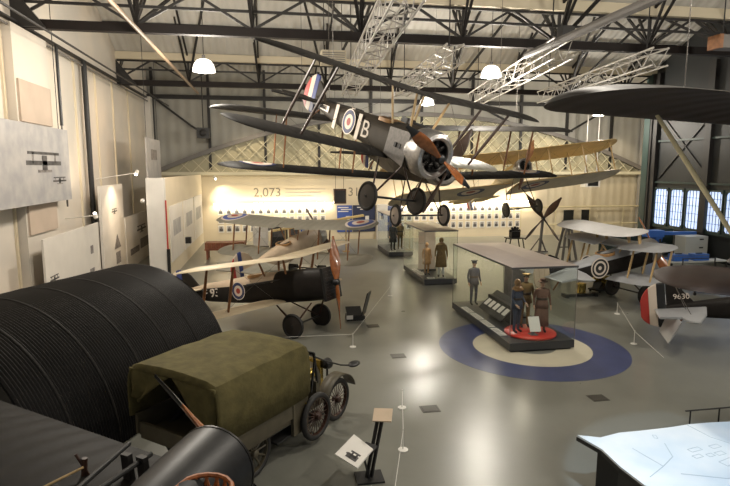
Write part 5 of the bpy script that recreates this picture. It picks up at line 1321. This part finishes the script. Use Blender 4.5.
# ---- photographs, light strip and lettering on the end wall
def strip(x0, x1, z, label):
    t = thing('picture_light_strip', label, 'light strip', ((x0 + x1) / 2, YB - .22, z)); w = x1 - x0
    b = MB(); b.box((0, 0, .05), (w, .14, .06), M['white_panel']); b.box((0, .14, .05), (w, .14, .03), M['white_panel']); b.build('housing', M['white_panel'], t)
    b = MB(); b.box((0, .02, .012), (w, .08, .012), M['led']); b.box((0, .05, .088), (w, .08, .012), M['led']); b.build('tube', M['led'], t)
strip(-3.5, 4.0, 2.36, 'long glowing light strip above the photographs left of the blue banners')
strip(7.9, 18.2, 2.36, 'long glowing light strip above the photographs right of the pier')
def wall_photo(x, z, group):
    b = MB(); b.box((0, 0, 0), (.36, .02, .46), M['white_card']); o = b.build('portrait_photo', M['white_card']); o.location = (x, YB - .008, z)
    p = MB(); p.box((0, -.012, .02), (.28, .006, .34), M['grey_print']); p.box((0, -.016, -.06), (.2, .006, .18), M['dark_print']); p.ball((0, -.016, .09), (.055, .006, .07), M['mid_print'], 8, 6); p.build('portrait', M['grey_print'], o)
    tag(o, 'small portrait photograph in a white mount, %s' % group[1], 'photograph', group[0]); return o
first = {}
for (x0, n, rows, zs, grp) in ((-3.1, 14, 3, 1.95, ('portraits on the wall left of the blue banners', 'in the grid left of the blue banners')), (8.2, 18, 3, 1.95, ('portraits on the wall right of the pier', 'in the grid right of the pier'))):
    src = None
    for r in range(rows):
        for k in range(n):
            x, z = x0 + k * (.50 if n == 14 else .52), zs - .56 * r
            if src is None: src = wall_photo(x, z, grp)
            else:
                c = copy_tree(src); c.location = (x, YB - .008, z)
for x, m, w, l in ((4.85, 'blue_ban', 1.0, 'bright blue wall banner with white heading, left of the navy one'), (6.15, 'navy_ban', 1.5, 'navy blue wall banner with small white pictures, left of the pier')):
    t = thing('wall_banner', l, 'banner', (x, YB - .04, .5))
    b = MB(); b.box((0, 0, .88), (w, .04, 1.76), M[m]); b.build('cloth', M[m], t)
    b = MB()
    for k in range(3 if m == 'blue_ban' else 2): b.box((-.1 + (.2 * (k % 2)), -.025, 1.62 - .13 * k), (w * (.7 if m == 'blue_ban' else .5), .01, .06), M['white_card'])
    b.build('heading_bars', M['white_card'], t)
    b = MB(); b.box((.2, -.025, .9), (.25, .01, .3), M['white_card']); b.box((-.2, -.025, .5), (.3, .01, .2), M['grey_print']); b.build('printed_picture', M['white_card'], t)
RX = Matrix.Rotation(rad(90), 4, 'X')
for txt, x, l in (('2,073', -.15, 'dark number 2,073 on the cream end wall above the photographs'), ('313,1', 5.95, 'dark number 313,1 on the cream end wall above the blue banners')):
    o = lettering('wall_number', txt, .80, M['ink'], None, RX); o.location = (x, YB - .006, 3.12); tag(o, l, 'wall lettering')
b = MB()
for k, w in enumerate((2.6, 2.3, 1.8)): b.box((w / 2, 0, -.22 * k), (w, .01, .03), M['grey_print'])
o = b.build('wall_caption', M['grey_print']); o.location = (1.0, YB - .008, 3.34); tag(o, 'three faint caption lines right of the number 2,073', 'wall lettering')
# ================================================================== LIGHT
W = bpy.data.worlds.new('hall_air'); scn.world = W; W.use_nodes = True
W.node_tree.nodes['Background'].inputs['Color'].default_value = (0.80, 0.82, 0.84, 1)
W.node_tree.nodes['Background'].inputs['Strength'].default_value = 0.32
for p, l in PEND:
    point('pendant_light', (p[0], p[1], p[2] - .6), 900, (1.0, .92, .80), .2)
for p in ((12.0, 8.2, 8.7), (4.6, 8.0, 8.7), (18.5, 9.0, 8.7), (8.5, 2.5, 8.6)):
    pendant('dome lamp above the hall floor, out of the photo' , p); point('pendant_light', (p[0], p[1], p[2] - .6), 700, (1.0, .92, .80), .2)
# wash lamps on the left wall
def small_lamp(label, loc, arm, to, power, col=(1, .80, .56), ang=95):
    t = thing('picture_lamp', label, 'picture lamp', loc, group='small lamps along the left wall')
    b = MB(); b.tube((0, 0, 0), arm, .02, m=M['white_panel']); b.build('arm', M['white_panel'], t)
    b = MB(); b.lathe([(.002, -.14), (.07, -.12), (.09, .02), (.002, .02)], arm, (0, 0, -1) if not to else tuple((Vector(to) - Vector(loc) - Vector(arm)).normalized()), 14, M['white_panel']); b.build('head', M['white_panel'], t, smooth=True)
    a = Vector(loc) + Vector(arm); d = (Vector(to) - a).normalized()
    b = MB(); b.ball(tuple(Vector(arm) + d * .07), .055, M['bulb'], 10, 6); b.build('bulb', M['bulb'], t)
    spot('picture_light', a + d * .16, to, power, col, ang)
small_lamp('glowing lamp on an arm above the wide white panel', (-7.05, 20.6, 2.95), (1.0, 0, .1), (-7.1, 21.5, 6.0), 230)
small_lamp('glowing lamp on an arm beside the hanging panel', (-5.0, 23.5, 3.3), (.0, -.4, .1), (-6.6, 27, 2.0), 120)
small_lamp('glowing lamp on an arm above the tall narrow panel', (-7.05, 24.4, 4.25), (1.6, 0, .25), (-6.6, 24.4, 2.0), 160)
small_lamp('glowing lamp near the top of the end wall at left', (-3.3, YB - .05, 4.0), (0, -.8, .1), (-2.5, YB, 1.8), 160)
spot('wall_wash', (-2.0, 15.5, 8.3), (-7.2, 17.5, 4.5), 560, (1.0, .76, .54), 85)
spot('wall_wash', (-2.0, 24.0, 8.3), (-7.2, 27, 4.0), 640, (1.0, .76, .54), 90)
# downlight of the end wall, washing it from the roof steel
for x in (-1, 4, 9, 14, 19, 24): spot('end_wall_wash', (x, 32.8, 8.4), (x, 36, 2.6), 420, (1.0, .80, .54), 80)
# projector over the map table
spot('map_projector_light', (4.7, 5.2, 5.2), (6.25, 6.1, .7), 620, (.62, .80, 1.0), 50, .15, .05)
# case lights
for c in ((6.85, 13.7, 2.12), (6.85, 16.0, 2.12), (6.75, 21.8, 2.12), (6.75, 23.6, 2.12), (6.85, 29.5, 2.12)):
    point('case_light', c, 26, (1.0, .86, .66), .1)
scn.cycles.max_bounces = 6
scn.cycles.transparent_max_bounces = 24
scn.cycles.sample_clamp_indirect = 4

for x0, x1 in ((-3.5, 4.0), (7.9, 18.2)):
    for dz, up in ((.0, 0), (.12, 1)):
        l = bpy.data.lights.new('picture_strip_light', 'AREA'); l.shape = 'RECTANGLE'; l.size = x1 - x0; l.size_y = .06; l.energy = 14 * (x1 - x0); l.color = (1, .86, .62)
        o = bpy.data.objects.new('picture_strip_light', l); COL.objects.link(o); o.location = ((x0 + x1) / 2, YB - .27, 2.36 + (.125 if up else -.03)); o.rotation_euler = (rad(200 if up else 25), 0, 0)
